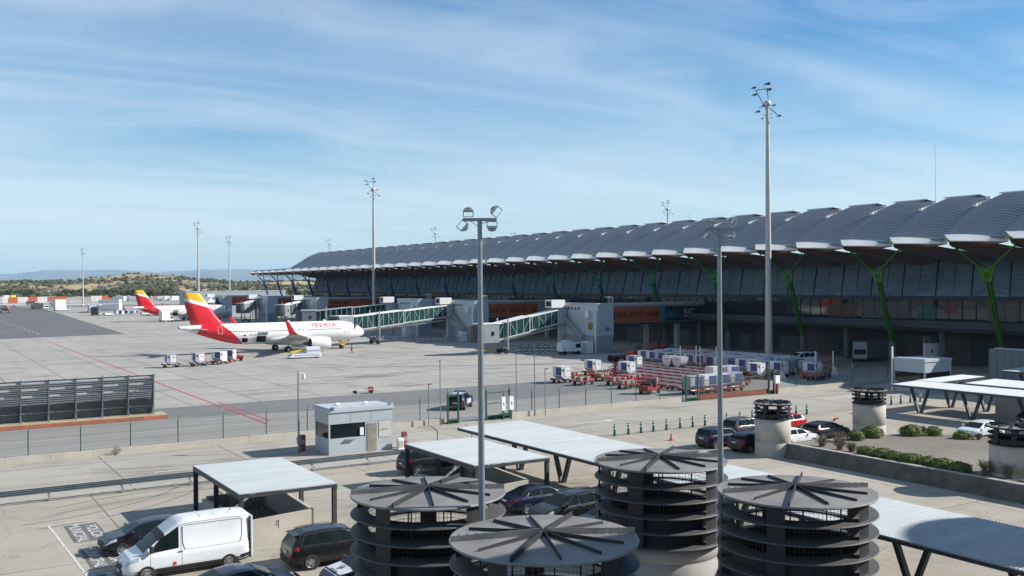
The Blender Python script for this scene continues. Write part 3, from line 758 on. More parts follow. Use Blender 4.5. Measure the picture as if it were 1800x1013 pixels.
s1 = stair_shelter('white roofed stair shelter with pale parapets, directly behind the white van', 13.95, 48.2)
dup(proto(s1), (27.5, 48.2, 0), 0, 'white roofed stair shelter between the guard booth and the blue saloon car')
def long_carport(label, u0, u1, v0, v1, z, step=5.0, uc=None):
    t = thing('long_carport', label, 'carport', ((u0+u1)/2, (v0+v1)/2, 0)); cu, cv = (u0+u1)/2, (v0+v1)/2
    a, b_ = u0-cu, u1-cu; c_, d_ = v0-cv, v1-cv
    corrugated(a, b_, c_, d_, z, .12).build('roof_sheet', SHEETM, t)
    e = MB(); e.box(a-.03, a+.09, c_, d_, z-.20, z-.05); e.box(b_-.09, b_+.03, c_, d_, z-.07, z+.08); e.box(a+.09, b_-.09, c_-.02, c_+.08, z-.22, z-.06); e.box(a+.09, b_-.09, d_-.08, d_+.02, z-.22, z-.06)
    e.build('edge_beam', STEELD, t)
    q = c_+1.6; uc = 0 if uc is None else uc-cu
    while q < d_:
        for s in (-1, 1):
            MB().bar((uc, q+s*.12, 0), (uc, q+s*1.05, z-.22), .22, .26, 0, (1, 0, 0)).build('slanted_post', STEELD, t)
        r = MB(); r.bar((a+.1, q-1.0, z-.14), (b_-.1, q-1.0, z-.05), .12, .15); r.bar((a+.1, q+1.0, z-.14), (b_-.1, q+1.0, z-.05), .12, .15); r.build('rafter', STEELD, t)
        q += step
    p = MB(); p.box(uc-.09, uc+.09, c_, d_, z-.36, z-.22); p.build('spine_beam', STEELD, t)
    return t
long_carport('very long white carport roof on slanted posts running past the ventilation towers', 33.85, 39.3, 14, 61.8, 2.6, 5.2, 36.3)
long_carport('white carport roof in front of the others at the right edge, with slanted posts below', 82.6, 86.6, 36, 61.4, 2.85, 5.5, 84.6)
long_carport('short white carport roof pointing away from the parked cars, behind the long one at right', 86.75, 94.4, 58.9, 61.6, 3.0, 3.2, 91)
long_carport('second white carport roof at the right edge, behind the foremost one', 88.3, 93.4, 33, 57.3, 2.95, 5.5, 90.9)
long_carport('small far carport roof at the right edge beside the tall grey wall', 101.5, 106, 40, 61.5, 3.2, 6, 103.7)
sh = thing('storage_shed', 'low grey shed wall in the shade under the right hand carports', 'shed', (90.5, 48, 0))
MB().box(-1.5, 1.5, -10, 6.5, 0, 2.1).build('wall', CONCG, sh); MB().box(-1.55, 1.55, -10.05, 6.55, 2.1, 2.2).build('roof', STEELD, sh)

# ------------------------------------------------------------------ booths
def booth(label, u0, u1, v0, v1, h, detail):
    t = thing('guard_booth', label, 'booth', ((u0+u1)/2, (v0+v1)/2, 0)); W, D = (u1-u0)/2, (v1-v0)/2
    BP = mat('booth_panel', (.42,.47,.50), .45, .1, var=.05, scale=1, dirt=.15)
    lo = MB(); lo.box(-W, W, -D, D, 0, 1.25); lo.build('lower_wall', BP, t)
    up = MB(); up.box(-W-.03, W+.03, -D-.03, D+.03, 2.35, h-.35); up.build('upper_wall', BP, t)
    MB().box(-W+.06, W-.06, -D+.06, D-.06, 1.25, 2.35).build('window_band', DGLASS, t)
    for x, y in ((-W, -D), (W-.12, -D), (-W, D-.12), (W-.12, D-.12)): MB().box(x, x+.12, y, y+.12, 1.25, 2.35).build('corner_post', BP, t)
    ro = MB(); ro.box(-W-.12, W+.12, -D-.12, D+.12, h-.35, h-.12); ro.prism([(-W-.05, h-.12), (W+.05, h-.12), (W+.05, h-.05), (-W-.05, h+.02)], -D-.05, D+.05, 'y'); ro.build('roof', LGREY, t)
    sm = MB()
    for q in (.33, .66): sm.box(-W+2*W*q-.01, -W+2*W*q+.01, -D-.038, -D-.031, 2.36, h-.36)
    sm.build('panel_seam', STEELD, t)
    if detail:
        sh = MB(); sh.box(W-2.3, W-.0, -D-.01, -D+.05, 0, 2.36); sh.build('solid_panel', BP, t)
        MB().box(W-2.15, W-1.35, -D-.05, -D-.011, .08, 2.2).build('door', mat('weathered_door', (.30,.27,.22), .45, .2, var=.2, scale=2, dirt=.4), t)
        pn = MB().box(W-1.15, W-.2, -D-.045, -D-.012, 1.05, 2.3).build('notice_board', mat('notice_paper', (.50,.48,.43), .8, var=.12, scale=6, dirt=.4), t)
        MB().bar((W-1.1, -D-.06, 1.62), (W-.35, -D-.06, 1.7), .02).build('wiper_arm', BLACK, pn)
        MB().box(W-2.75, W-2.45, -D-.06, -D-.0, 1.35, 1.95).build('paper_notice', WHITEP, t)
        MB().box(-W+1.35, -W+2.1, -D-.22, -D-.0, 1.08, 1.16).build('service_shelf', STEELG, t)
        for x, y in ((-1.3, .1), (.9, -.3)):
            f = MB(); f.bbox((x, y, h+.12), (.35, .25, .16)); f.bar((x, y, h), (x, y, h+.2), .05); f.build('roof_unit', WHITEP, t)
        f = MB(); f.bbox((-W+.35, -D-.12, h+.02), (.35, .35, .12), 0, .5); f.build('floodlight', STEELG, t)
        f = MB(); f.bbox((W-.1, -D+.1, h+.0), (.35, .3, .12), 0, .5); f.build('floodlight', STEELG, t)
        MB().box(W+.03, W+.33, -.4, .6, .9, 2.9).build('air_conditioner', WHITEP, t)
    else:
        MB().box(-W-.02, W*0-W+.04, -D+.5, D-.4, .9, 2.35).build('side_window', DGLASS, t)
        MB().bar((-W-.2, D+.1, 0), (-W-.2, D+.1, h+1.3), .16).build('flag_pole', WHITEP, t)
    return t
booth('grey guard booth with a long dark window and a door, beside the access road', 27.2, 32.5, 70.1, 73.0, 3.6, True)
booth('second guard booth with a mirror like side window, beyond the right hand carport roofs', 100, 105, 69.8, 73.9, 3.95, False)
for p, l, h in (((26.3, 73.4, 0), 'dark red ticket post left of the guard booth beside a thin mast', 1.25), ((33.6, 70.2, 0), 'pink and grey ticket post right of the guard booth', 1.25)):
    t = thing('ticket_post', l, 'ticket machine', p); MB().bbox((0, 0, h/2), (.38, .42, h), 0, 0, .04).build('casing', mat('faded_red_casing', (.25,.05,.06), .5), t); MB().box(-.18, .18, -.235, -.212, .55, .9).build('reader_panel', STEELG, t)
MB()
pp = thing('barrier_housing', 'pale low barrier housing between the guard booth and the pink ticket post', 'barrier', (32.95, 69.6, 0)); MB().bbox((0, 0, .45), (.5, .35, .9), 0, 0, .04).build('casing', WHITEP, pp); MB().box(-.2, .2, -.2, -.176, .2, .7).build('service_hatch', CONC, pp)
# camera mast beside the booth
t = thing('camera_mast', 'thin grey mast with a dome camera standing left of the guard booth', 'camera mast', (25.7, 72.6, 0))
MB().cyl((0, 0, 0), (0, 0, 6.35), .085, .05, 10).build('pole', POLEG, t)
c_ = MB(); c_.bar((0, 0, 6.2), (.42, -.05, 6.2), .05); c_.cyl((.42, -.05, 6.15), (.42, -.05, 5.85), .12, .14, 12); c_.ball((.42, -.05, 5.82), .13); c_.build('dome_camera', WHITEP, t)
MB().bbox((0, 0, 1.0), (.26, .22, .5)).build('junction_box', POLEG, t)

# ------------------------------------------------------------------ fences, gates, rails
def post_geom(mb, y=0, x=0, h=2.3):
    mb.cyl((x, y, 0), (x, y, h), .042, .042, 8); mb.cyl((x, y, h), (x+.20, y+.30, h+.42), .04, .035, 8)
def wire_fence(label, u0, u1, v, first=None, step=3.6):
    t = thing('airside_fence', label, 'fence', (u0, v, 0)); L = u1-u0
    wl = MB(); q = 0
    while q < L: 
        e = min(q+3.0, L); wl.box(q+.006, e-.006, -.14, .14, 0, .52+.02*sin(q)); q += 3.0
    wl.build('concrete_plinth', CONC, t); n = int(L/step)
    wi = MB()
    for z in (.56, 1.15, 1.75, 2.32): wi.bar((0, 0, z), (L, 0, z), .012)
    for k in range(2): wi.bar((0, .12+.14*k, 2.46+.18*k), (L, .12+.14*k, 2.46+.18*k), .008)
    for q in range(int(L/.3)): wi.bar((q*.3, 0, .5), (q*.3, 0, 2.32), .004)
    wi.build('fence_wire', GREEN, t)
    for k in range(n+1):
        p = MB(); post_geom(p, 0, min(L-.05, .3+k*step)); p.build('post', GREEN, t)
    return t
wire_fence('long airside fence on a concrete plinth, left of the open gate, behind the guard booth', -90, 42.9, 80)
wire_fence('airside fence on a concrete plinth between the open gate and the brown sliding gate', 48.6, 72.0, 80, None, 3.3)
wire_fence('airside fence on a concrete plinth right of the brown sliding gate', 86.2, 108.2, 80, None, 3.4)
# open gate with its steel portal posts
def gate_frame(label, u, v, w, boxes=True, cat='gate'):
    t = thing('gate_frame', label, cat, (u, v, 0))
    f = MB()
    for x in (0, w): f.bar((x, 0, 0), (x, 0, 2.9), .14)
    f.bar((0, 0, .2), (w, 0, .2), .12); f.bar((0, 0, 1.6), (w, 0, 1.6), .07); f.bar((0, 0, 2.6), (w, 0, 2.6), .08); f.build('frame', GREEN, t)
    MB().box(-.05, w+.05, -.06, .06, 0, .45).build('base_plate', GREEN, t)
    b_ = MB(); post_geom(b_, .1, w, 2.9); post_geom(b_, .1, 0, 2.9); b_.build('outrigger', GREEN, t)
    return t
gate_frame('green steel gate post frame left of the open gate, in front of the police car', 42.6, 79.6, 1.1)
gate_frame('green steel gate frame with white cabinets right of the open gate', 46.8, 79.7, 2.6)
gate_frame('small green latch frame at the left end of the brown sliding gate', 72.2, 79.7, 1.7)
gate_frame('narrow green frame at the right end of the brown sliding gate', 84.9, 79.6, .8)
for u, l in ((48.4, 'white control cabinet on the left of the green gate frame'), (49.3, 'second white control cabinet beside the green gate frame')):
    t = thing('control_cabinet', l, 'cabinet', (u, 79.2, 0)); MB().bbox((0, 0, 1.55), (.42, .25, 1.3)).build('casing', WHITEP, t); MB().bar((0, 0, 0), (0, 0, .9), .12).build('stand', GREEN, t); MB().box(-.03, .03, -.14, -.126, 1.4, 1.7).build('handle', BLACK, t)
t = thing('white_cabinet', 'small white cabinet on a red stand at the end of the brown gate', 'cabinet', (85.9, 79.3, 0)); MB().bbox((0, 0, 1.7), (.7, .3, .9)).build('casing', WHITEP, t); MB().bar((0, 0, 0), (0, 0, 1.2), .25).build('stand', DKRED, t)
t = thing('sliding_gate', 'long sliding gate of thin bars on a rusty brown beam before the yard', 'gate', (74.2, 79.75, 0))
MB().box(0, 10.8, -.08, .08, .1, .62).build('rusty_beam', mat('rusty_brown', (.20,.06,.035), .8, var=.25, scale=1.5, dirt=.3), t)
g = MB(); g.bar((0, 0, 2.2), (10.8, 0, 2.2), .07)
for q in range(73): g.bar((q*.15, 0, .62), (q*.15, 0, 2.2), .025)
g.build('gate_bars', mat('gate_bar_paint', (.10,.09,.07), .6), t)
# slim masts at the gate
for u, v, h, l, arm in ((40.4, 79.2, 3.9, 'short slim pole with a small lamp left of the open gate', 1), (41.6, 79.2, 5.9, 'tall slim square pole beside the open gate', 0), (50.6, 80.3, 6.1, 'slim green pole behind the open gate frame, left one', 0), (52.3, 79.6, 6.2, 'slim green pole right of the open gate frame', 0), (53.4, 79.4, 4.6, 'slim grey pole with a small crosspiece right of the open gate', 1)):
    t = thing('slim_pole', l, 'pole', (u, v, 0)); MB().cyl((0, 0, 0), (0, 0, h), .05, .045, 8).build('shaft', POLEG, t)
    if arm: MB().bbox((.12, 0, h), (.45, .12, .08)).build('lamp', STEELD, t)
    else: MB().cyl((0, 0, h), (0, 0, h+.12), .07, .07, 8).build('post_cap', STEELD, t)
# bent pipes standing on the access road behind the carport
for k, (x, y) in enumerate(((37.0, 71.0), (39.7, 70.0))):
    t = thing('bent_rail', ['bent dark handrail post behind the stair shelter, left one', 'bent dark handrail post nearest the long carport'][k], 'rail', (x, y, 0))
    MB().tube([(0, 0, 0), (0, 0, .95), (-.5, .15, 1.35)], .035).build('pipe', BLACK, t); MB().cyl((0, 0, 0), (0, 0, .05), .1).build('foot_plate', STEELD, t)
# crash barrier
t = thing('guard_rail', 'long double galvanised guard rail between the access road and the car park', 'guard rail', (-40, 65, 0))
r = MB(); pf = [(0, .48), (.05, .54), (.0, .60), (.05, .66), (.0, .72), (.05, .78), (0, .84)]
for a, b_ in zip(pf, pf[1:]): r.add([(0, a[0], a[1]), (72.5, a[0], a[1]), (72.5, b_[0], b_[1]), (0, b_[0], b_[1])], [(0, 1, 2, 3), (3, 2, 1, 0)])
r.build('upper_beam', mat('rail_galvanised', (.24,.29,.31), .4, .5, var=.12, scale=2), t)
r2 = MB(); r2.box(0, 72.5, -.28, -.16, .26, .36); r2.build('lower_beam', mat('rail_light', (.50,.50,.48), .5, .2), t)
for k in range(18):
    p = MB(); p.bar((1+k*4.2, .12, 0), (1+k*4.2, .12, .78), .11); p.bar((1+k*4.2, -.25, .0), (1+k*4.2, -.25, .36), .06); p.build('post', STEELG, t)
# left jet blast fence
def blast_fence():
    t = thing('blast_deflector', 'tall grey louvred blast deflector on steel frames at the left edge', 'blast fence', (-20, 100, 0))
    LM = mat('blast_louvre', (.33,.37,.395), .5, .2, var=.12, scale=1, dirt=.2)
    L0, L1, H = -30, 40.6, 4.35
    lv = MB(); n = 22
    def ysurf(z): k = z/H; return .9+.9*(k**2)*-1.2+.0
    for i in range(n):
        z0 = .25+i*(H-.25)/n; z1 = z0+(H-.25)/n*.86
        lv.add([(L0, ysurf(z0)+.05, z0), (L1, ysurf(z0)+.05, z0), (L1, ysurf(z1), z1), (L0, ysurf(z1), z1)], [(0, 1, 2, 3), (3, 2, 1, 0)])
        if i < 9: lv.box(L0, L1, ysurf(z0)+.06, ysurf(z0)+.08, z0, z0+.24)
    lv.build('louvres', LM, t)
    for z in (1.2, 2.0, 2.75, 3.4, 4.05):
        rl = MB(); big = z > 2.5; rl.box(L0, L1, ysurf(z)-.32, ysurf(z)-.24, z, z+(.16 if big else .05)); rl.build('front_rail', mat('rail_light2', (.48,.50,.51), .45, .3) if big else STEELG, t)
    x = L0
    while x <= L1+.1:
        f = MB(); xe = min(x, L1)
        f.bar((xe, -.15, 0), (xe, ysurf(H)-.28, H+.1), .13, .1, 0, (1, 0, 0)); f.prism([(ysurf(H)-.28, H), (ysurf(H), H), (ysurf(2.0), 1.9), (ysurf(0)+.1, .1), (ysurf(.1)-.2, .1), (-.1, 1.9)], xe-.03, xe+.03, 'x')
        f.bar((xe, -.45, .0), (xe, -.1, 1.7), .1); f.build('steel_frame', mat('frame_grey', (.15,.18,.20), .5, .35), t); x += 2.35
    c = MB(); c.bar((L1-3.2, -.3, 1.9), (L1-.2, -.3, 3.9), .05); c.bar((L1-3.2, -.3, 1.9), (L1-.2, -.35, .3), .05); c.build('cross_brace', STEELD, t)
    MB().box(L0, L1+1.1, -1.0, 1.5, 0.03, .42).build('concrete_base', mat('ochre_concrete', (.42,.34,.22), .9, var=.1, dirt=.3), t)
    MB().box(L0, L1+1.12, -1.06, -1.005, .03, .36).build('painted_edge', mat('faded_orange_edge', (.36,.12,.07), .85, var=.3, scale=1.2, dirt=.3), t)
    return t
blast_fence()
# bollards
def bollard():
    t = thing('flexible_bollard', 'green flexible bollard with white bands in the row across the car park entrance', 'bollard', (0, 0, 0), 0, 'green bollards in a row behind the parked cars')
    G2 = mat('bollard_green', (.01,.13,.09), .45)
    MB().cyl((0, 0, 0), (0, 0, .95), .11, .09, 12).build('tube', G2, t)
    for z in (.55, .78): MB().lathe([(.112, z), (.110, z+.10)], 12).build('reflective_band', WHITEP, t)
    MB().cyl((0, 0, 0), (0, 0, .05), .18, .16, 12).build('foot', BLACK, t)
    return t
bo = bollard(); pr = proto(bo); first = True
for u in (51.1, 52.6, 54.0, 55.4, 56.9, 58.5, 60.0, 61.5, 64.2, 65.9, 67.5, 69.0, 73.5, 75.0, 88.0, 89.6, 91.2, 92.9):
    if first: bo.location = (u, 65.4, 0); first = False
    else: dup(pr, (u, 65.4, 0))
def cone(loc, l, tipped=False):
    t = thing('traffic_cone', l, 'traffic cone', loc); c = MB()
    OR = mat('cone_orange', (.65,.07,.03), .5)
    for a in (0, 2.1, 4.2): c.bar((.28*cos(a), .28*sin(a), .01), (0, 0, .12), .1, .03)
    c.cyl((0, 0, .05), (0, 0, .62), .14, .03, 12); c.build('body', OR, t); MB().lathe([(.10, .26), (.075, .38)], 12).build('white_band', WHITEP, t)
    if tipped: t.rotation_euler = (1.2, 0, .4)
cone((53.4, 60.8, 0), 'small red traffic cone standing near the bollards left of the parked cars'); cone((73.4, 60.9, 0.1), 'red traffic cone tipped over near the right ventilation towers', True)

# ------------------------------------------------------------------ lamp posts of the car park
def flood(mb_l, M, s=1.0):
    """rectangular floodlight with yoke; M places it"""
    a = MB(); a.M = M
    a.prism([(-.30*s, 0), (.30*s, 0), (.26*s, .16*s), (-.26*s, .16*s)], -.24*s, .24*s, 'y'); a.box(-.14*s, .14*s, -.1*s, .1*s, .16*s, .27*s)
    for q in (-1, 1): a.bar((q*.32*s, 0, .06*s), (q*.32*s, 0, -.38*s), .03, .06)
    a.bar((-.32*s, 0, -.38*s), (.32*s, 0, -.38*s), .05, .04); return a
def lamp_post(label, loc, h, rz):
    t = thing('floodlight_post', label, 'lamp post', loc, rz, 'tall lamp posts among the ventilation towers')
    MB().cyl((0, 0, 0), (0, 0, h), .135, .085, 16).build('shaft', POLEG, t)
    MB().bar((-.62, 0, h+.02), (.62, 0, h+.02), .18, .11).build('crossarm', POLEG, t)
    MB().cyl((0, 0, 0), (0, 0, .3), .22, .2, 12).build('base_flange', POLEG, t)
    R_ = lambda x, y, z, ax, ay, az: Matrix.Translation((x, y, z)) @ Matrix.Rotation(az, 4, 'Z') @ Matrix.Rotation(ay, 4, 'Y') @ Matrix.Rotation(ax, 4, 'X')
    for x, y, z, ax, ay, az in ((-.42, .1, h+.34, .35, 0, .1), (.55, .0, h+.36, 0, -.95, .2), (.45, -.1, h-.26, pi-.3, 0, 0), (-.58, 0, h-.24, 0, pi-.85, .2)):
        f = flood(None, R_(x, y, z, ax, ay, az) @ Matrix.Scale(.56, 4)); fo = f.build('floodlight', STEELG, t)
        g = MB(); g.M = R_(x, y, z, ax, ay, az) @ Matrix.Scale(.56, 4); g.box(-.26, .26, -.2, .2, -.012, -.002); g.build('lens', mat('lamp_lens', (.6,.62,.6), .15), fo)
    c = MB(); c.tube([(-.35, 0, h-.02), (-.1, .05, h-.2), (.35, 0, h-.02)], .012, 6); c.build('cable', BLACK, t)
    return t
lamp_post('tall grey lamp post with four floodlights between the two left ventilation towers', (17.75, 30.6, 0), 15.35, -.55)
lamp_post('tall grey lamp post with four floodlights standing by the right ventilation towers', (28.55, 29.45, 0), 15.2, -.45)

# ------------------------------------------------------------------ planter and shrubs
def planter():
    t = thing('raised_planter', 'raised gravel planter bounded by a rough dark retaining wall', 'planter', (60, 42, 0))
    STN = mat('rough_stone_wall', (.125,.115,.10), .95, var=.35, scale=1.2, bump=.8, dirt=.4)
    out = [(55.3, 50.0), (56.0, 20), (75, 20), (75.5, 46.6), (68.5, 51.6), (63.2, 50.6), (56.5, 50.3)]
    # sloping stone revetment on the car park side
    r = MB()
    def fn(i, j):
        y = 50.6-32*i; n = mnoise.noise(Vector((y*.9, j*3, 1)))*.07
        return (54.9+.35*j+n-60, y-42, (1.05*j if i > .03 else 1.05*j*i/.03)+n*.5)
    r.grid(fn, 90, 6, 0, True); r.build('retaining_wall', STN, t)
    k = MB(); k.box(-4.75, -4.35, -24, 8.3, .95, 1.07); k.build('coping', CONCG, t)
    g = MB(); k2 = [(55.65, 50.2), (55.65, 18), (76, 18), (76, 46.2), (69.5, 49.9), (66, 50.9), (60, 50.6)]
    zt_ = lambda x: .95-(x-55.6)*.034
    vs = [(x-60, y-42, .0) for x, y in k2]+[(x-60, y-42, zt_(x)) for x, y in k2]; n_ = len(k2)
    g.add(vs, [tuple(range(n_-1, -1, -1)), tuple(range(n_, 2*n_))]+[(i, (i+1) % n_, (i+1) % n_+n_, i+n_) for i in range(n_)]); g.build('gravel_fill', GRAVEL, t)
    kk = MB(); pts = k2[2:]+[k2[0]]
    for a, b_ in zip(pts, pts[1:]): kk.bar((a[0]-60, a[1]-42, zt_(a[0])/2), (b_[0]-60, b_[1]-42, zt_(b_[0])/2), .12, zt_(a[0])+.06, 0, (0, 0, 1), .12, zt_(b_[0])+.06)
    kk.build('kerb', CONCG, t)
planter()
def leafcloud(name, R, n, m, seed, leaf=.07, sq=(1, 1, 1), parent=None):
    rnd = random.Random(seed); mb = MB()
    for k in range(n):
        d = Vector((rnd.gauss(0, 1), rnd.gauss(0, 1), rnd.gauss(0, 1))).normalized()
        if d.z < -.35: d.z = -d.z
        bumpy = 1+.30*mnoise.noise(d*2.4+Vector((seed, 0, 0)))+.16*mnoise.noise(d*6+Vector((0, seed, 0)))
        r = R*bumpy*rnd.uniform(.80, 1.02)
        c = Vector((d.x*r*sq[0], d.y*r*sq[1], max(.03, d.z*r*sq[2]+R*.55*sq[2])))
        nrm = (d+Vector((rnd.uniform(-1, 1), rnd.uniform(-1, 1), rnd.uniform(-1, 1)))*.7).normalized()
        a = nrm.orthogonal().normalized(); b = nrm.cross(a); s = leaf*rnd.uniform(.6, 1.4); th = rnd.random()*6
        a, b = a*cos(th)+b*sin(th), b*cos(th)-a*sin(th)
        mb.add([tuple(c-a*s), tuple(c-b*s*.5), tuple(c+a*s), tuple(c+b*s*.5)], [(0, 1, 2, 3)])
    return mb
LEAF = mat('box_leaf', (.125,.165,.022), .6, var=.5, scale=3)
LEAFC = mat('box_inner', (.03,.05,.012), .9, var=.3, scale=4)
TWIG = mat('bare_twig', (.24,.185,.14), .9, var=.3, scale=4)
def bush(label, u, v, R, sq=(1, 1, 1), z=.92, seed=1, group='clipped green bushes in the planter'):
    z = .95-(u-55.6)*.034; t = thing('clipped_bush', label, 'bush', (u, v, z-.05), 0, group)
    leafcloud('foliage', R, int(5200*R*R*max(1, sq[0]*sq[1])), LEAF, seed, .05, sq).build('foliage', LEAF, t)
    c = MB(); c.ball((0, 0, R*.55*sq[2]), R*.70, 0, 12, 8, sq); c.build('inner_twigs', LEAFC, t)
    return t
def twigs(label, u, v, R, h, seed=1, z=.92, n=70):
    z = z if z < .1 else .95-(u-55.6)*.034; t = thing('bare_shrub', label, 'shrub', (u, v, z-.02), 0, 'leafless shrubs along the planter'); rnd = random.Random(seed); mb = MB(); l2 = MB()
    for k in range(n):
        a = rnd.random()*2*pi; e = rnd.uniform(.35, 1); p = Vector((rnd.uniform(-.25, .25)*R, rnd.uniform(-.25, .25)*R, 0)); q = Vector((cos(a)*R*(1-e*.45)*rnd.random()**.4, sin(a)*R*(1-e*.45)*rnd.random()**.4, h*e))
        md = p.lerp(q, .55)+Vector((0, 0, h*.12)); mb.bar(p, md, .022, None, 0, (0, 0, 1), .014); mb.bar(md, q, .013)
        for w_ in range(4):
            s = md.lerp(q, rnd.random()); d = Vector((rnd.uniform(-1, 1), rnd.uniform(-1, 1), rnd.uniform(0, 1)))*R*.22; mb.bar(s, s+d, .010)
            c = s+d; l2.add([(c.x-.03, c.y, c.z), (c.x, c.y-.02, c.z+.02), (c.x+.03, c.y, c.z), (c.x, c.y+.02, c.z-.02)], [(0, 1, 2, 3)])
    mb.build('branches', TWIG, t); l2.build('dry_leaves', mat('dry_leaf', (.20,.12,.085), .9, var=.4, scale=5), t)
bush('small round clipped bush, left one of the pair in front of the right ventilation tower', 62.3, 49.5, .60, (1.1, 1.1, .85), seed=2)
bush('larger round clipped bush, right one of the pair in front of the right ventilation tower', 64.9, 50.0, .80, (1.15, 1.1, .78), seed=3)
bush('wide clipped bush right of the second small ventilation tower', 69.0, 49.4, .78, (1.35, 1.1, .75), seed=4)
bush('small clipped bush at the far corner of the planter, half behind its wider neighbour', 70.9, 48.7, .62, (1.1, 1.1, .8), seed=5)
bush('low clipped bush in front of the small white hatchback', 71.3, 46.4, .62, (1.3, 1.1, .7), seed=6)
for k in range(7):
    bush(['leftmost bush of the clipped hedge along the retaining wall', 'second bush from the left of the clipped hedge on the wall', 'third bush from the left of the clipped hedge on the wall', 'middle bush of the clipped hedge on the wall', 'fifth bush from the left of the clipped hedge on the wall', 'sixth bush from the left of the clipped hedge on the wall', 'rightmost, sparser bush of the clipped hedge on the wall'][k],
         56.55+.12*sin(k*2.0), 43.9-k*1.15, .66+.05*sin(k*3), (1.15, 1.25, .66), seed=10+k, group='clipped hedge along the retaining wall')
for k, (u, v, R, h, l) in enumerate(((57.0, 48.3, .8, .8, 'grey leafless shrub nearest the corner of the retaining wall'), (60.3, 49.5, .9, .8, 'pale leafless shrub left of the pair of round bushes'), (56.9, 46.6, .75, 1.0, 'reddish leafless shrub just left of the clipped hedge'), (56.9, 45.6, .6, .7, 'low leafless shrub touching the left end of the hedge'), (57.1, 35.6, .8, .9, 'brown leafless shrub at the right end of the hedge'), (57.3, 34.2, .9, .9, 'large reddish shrub right of the clipped hedge'), (57.4, 32.9, .8, .8, 'rusty brown shrub next to the right hand ventilation tower'), (72.2, 45.6, .5, .55, 'reddish brown shrub in front of the white hatchback'), (71.6, 50.2, .5, .6, 'thin leafless shrub behind the far planter kerb'))):
    twigs(l, u, v, R, h, 30+k)
twigs('dry weed growing at the foot of the left fence plinth', 13.6, 79.7, .7, .7, 50, 0.0, 12)

# ------------------------------------------------------------------ tall grey wall and pipes beside the terminal (right edge)
t = thing('panel_screen', 'tall grey ribbed metal screen wall at the right edge below the green column', 'wall', (118, 70, 0))
w_ = MB(); q = -14
while q < 2.2: w_.box(-.1, .1, q, q+.9, 0, 4.3); w_.box(-.16, -.1, q+.9, q+1.0, 0, 4.3); q += 1.0
w_.build('ribbed_panels', mat('ribbed_grey', (.20,.22,.235), .6, .2, var=.1, scale=.5, dirt=.2), t); MB().box(-.2, .2, -14, 2.2, 4.3, 4.45).build('top_rail', LGREY, t)
# ------------------------------------------------------------------ cars
TYRE = mat('tyre', (.014,.014,.015), .85, var=.2, scale=5)
ALLOY = mat('alloy_rim', (.42,.43,.44), .3, .7, var=.05)
HEADL = mat('headlamp_glass', (.45,.48,.50), .12, .2, var=.2, scale=9)
TAILL = mat('tail_lamp', (.30,.012,.012), .2, var=.2, scale=6)
TRIM = mat('black_plastic', (.02,.021,.022), .6, var=.2, scale=4)
PLATE = mat('number_plate', (.65,.66,.64), .5, var=.05)
CGLASS = mat('car_glass', (.012,.020,.022), .08, var=.3, scale=1.5, spec=.14)
def paint(name, col, metal=.1): return mat('car_paint_'+name, col, .28, metal, var=.05, scale=1, coat=.3, spec=.35)
KIND = {
 'suv':   dict(L=4.7, w=.94, top=[(0,.80),(.06,1.06),(.38,1.56),(.80,1.68),(1.6,1.715),(2.5,1.66),(2.95,1.56),(3.62,1.12),(4.25,1.00),(4.58,.84),(4.7,.55)], belt=1.06, wr=.70, xr=.88, xf=3.76, r=.365, ws=(2.92,3.60), rw=(.07,.42), sw=(.45,3.3)),
 'hatch': dict(L=4.35, w=.90, top=[(0,.78),(.06,.98),(.48,1.32),(.95,1.44),(1.8,1.475),(2.35,1.42),(2.65,1.33),(3.35,.98),(3.98,.86),(4.25,.68),(4.35,.5)], belt=.95, wr=.66, xr=.82, xf=3.50, r=.325, ws=(2.60,3.30), rw=(.10,.50), sw=(.55,3.0)),
 'sedan': dict(L=4.75, w=.92, top=[(0,.72),(.05,.95),(.70,1.04),(1.45,1.36),(2.1,1.44),(2.6,1.40),(2.9,1.32),(3.65,.98),(4.35,.84),(4.65,.66),(4.75,.5)], belt=.93, wr=.64, xr=.98, xf=3.80, r=.335, ws=(2.86,3.60), rw=(.76,1.40), sw=(1.0,3.25)),
 'mini':  dict(L=4.1, w=.90, top=[(0,.80),(.05,1.02),(.30,1.44),(.75,1.54),(1.6,1.56),(2.4,1.50),(2.62,1.42),(3.15,1.06),(3.7,.98),(4.0,.80),(4.1,.55)], belt=1.0, wr=.74, xr=.72, xf=3.34, r=.34, ws=(2.58,3.12), rw=(.06,.30), sw=(.35,2.9)),
 'van':   dict(L=5.35, w=.98, top=[(0,2.30),(.12,2.46),(1.0,2.52),(2.85,2.50),(3.10,2.42),(3.72,1.98),(3.92,1.82),(4.60,1.20),(5.06,1.04),(5.28,.82),(5.35,.5)], belt=1.16, wr=.86, xr=1.0, xf=4.42, r=.34, ws=(3.94,4.56), rw=None, sw=(3.12,4.30)),
 'mpv':   dict(L=5.1, w=.96, top=[(0,1.80),(.10,1.92),(1.0,1.96),(2.6,1.94),(3.0,1.90),(3.6,1.66),(4.15,1.22),(4.78,1.05),(5.0,.82),(5.1,.5)], belt=1.10, wr=.80, xr=.9, xf=4.15, r=.34, ws=(3.25,4.08), rw=None, sw=(.5,3.7)),
}
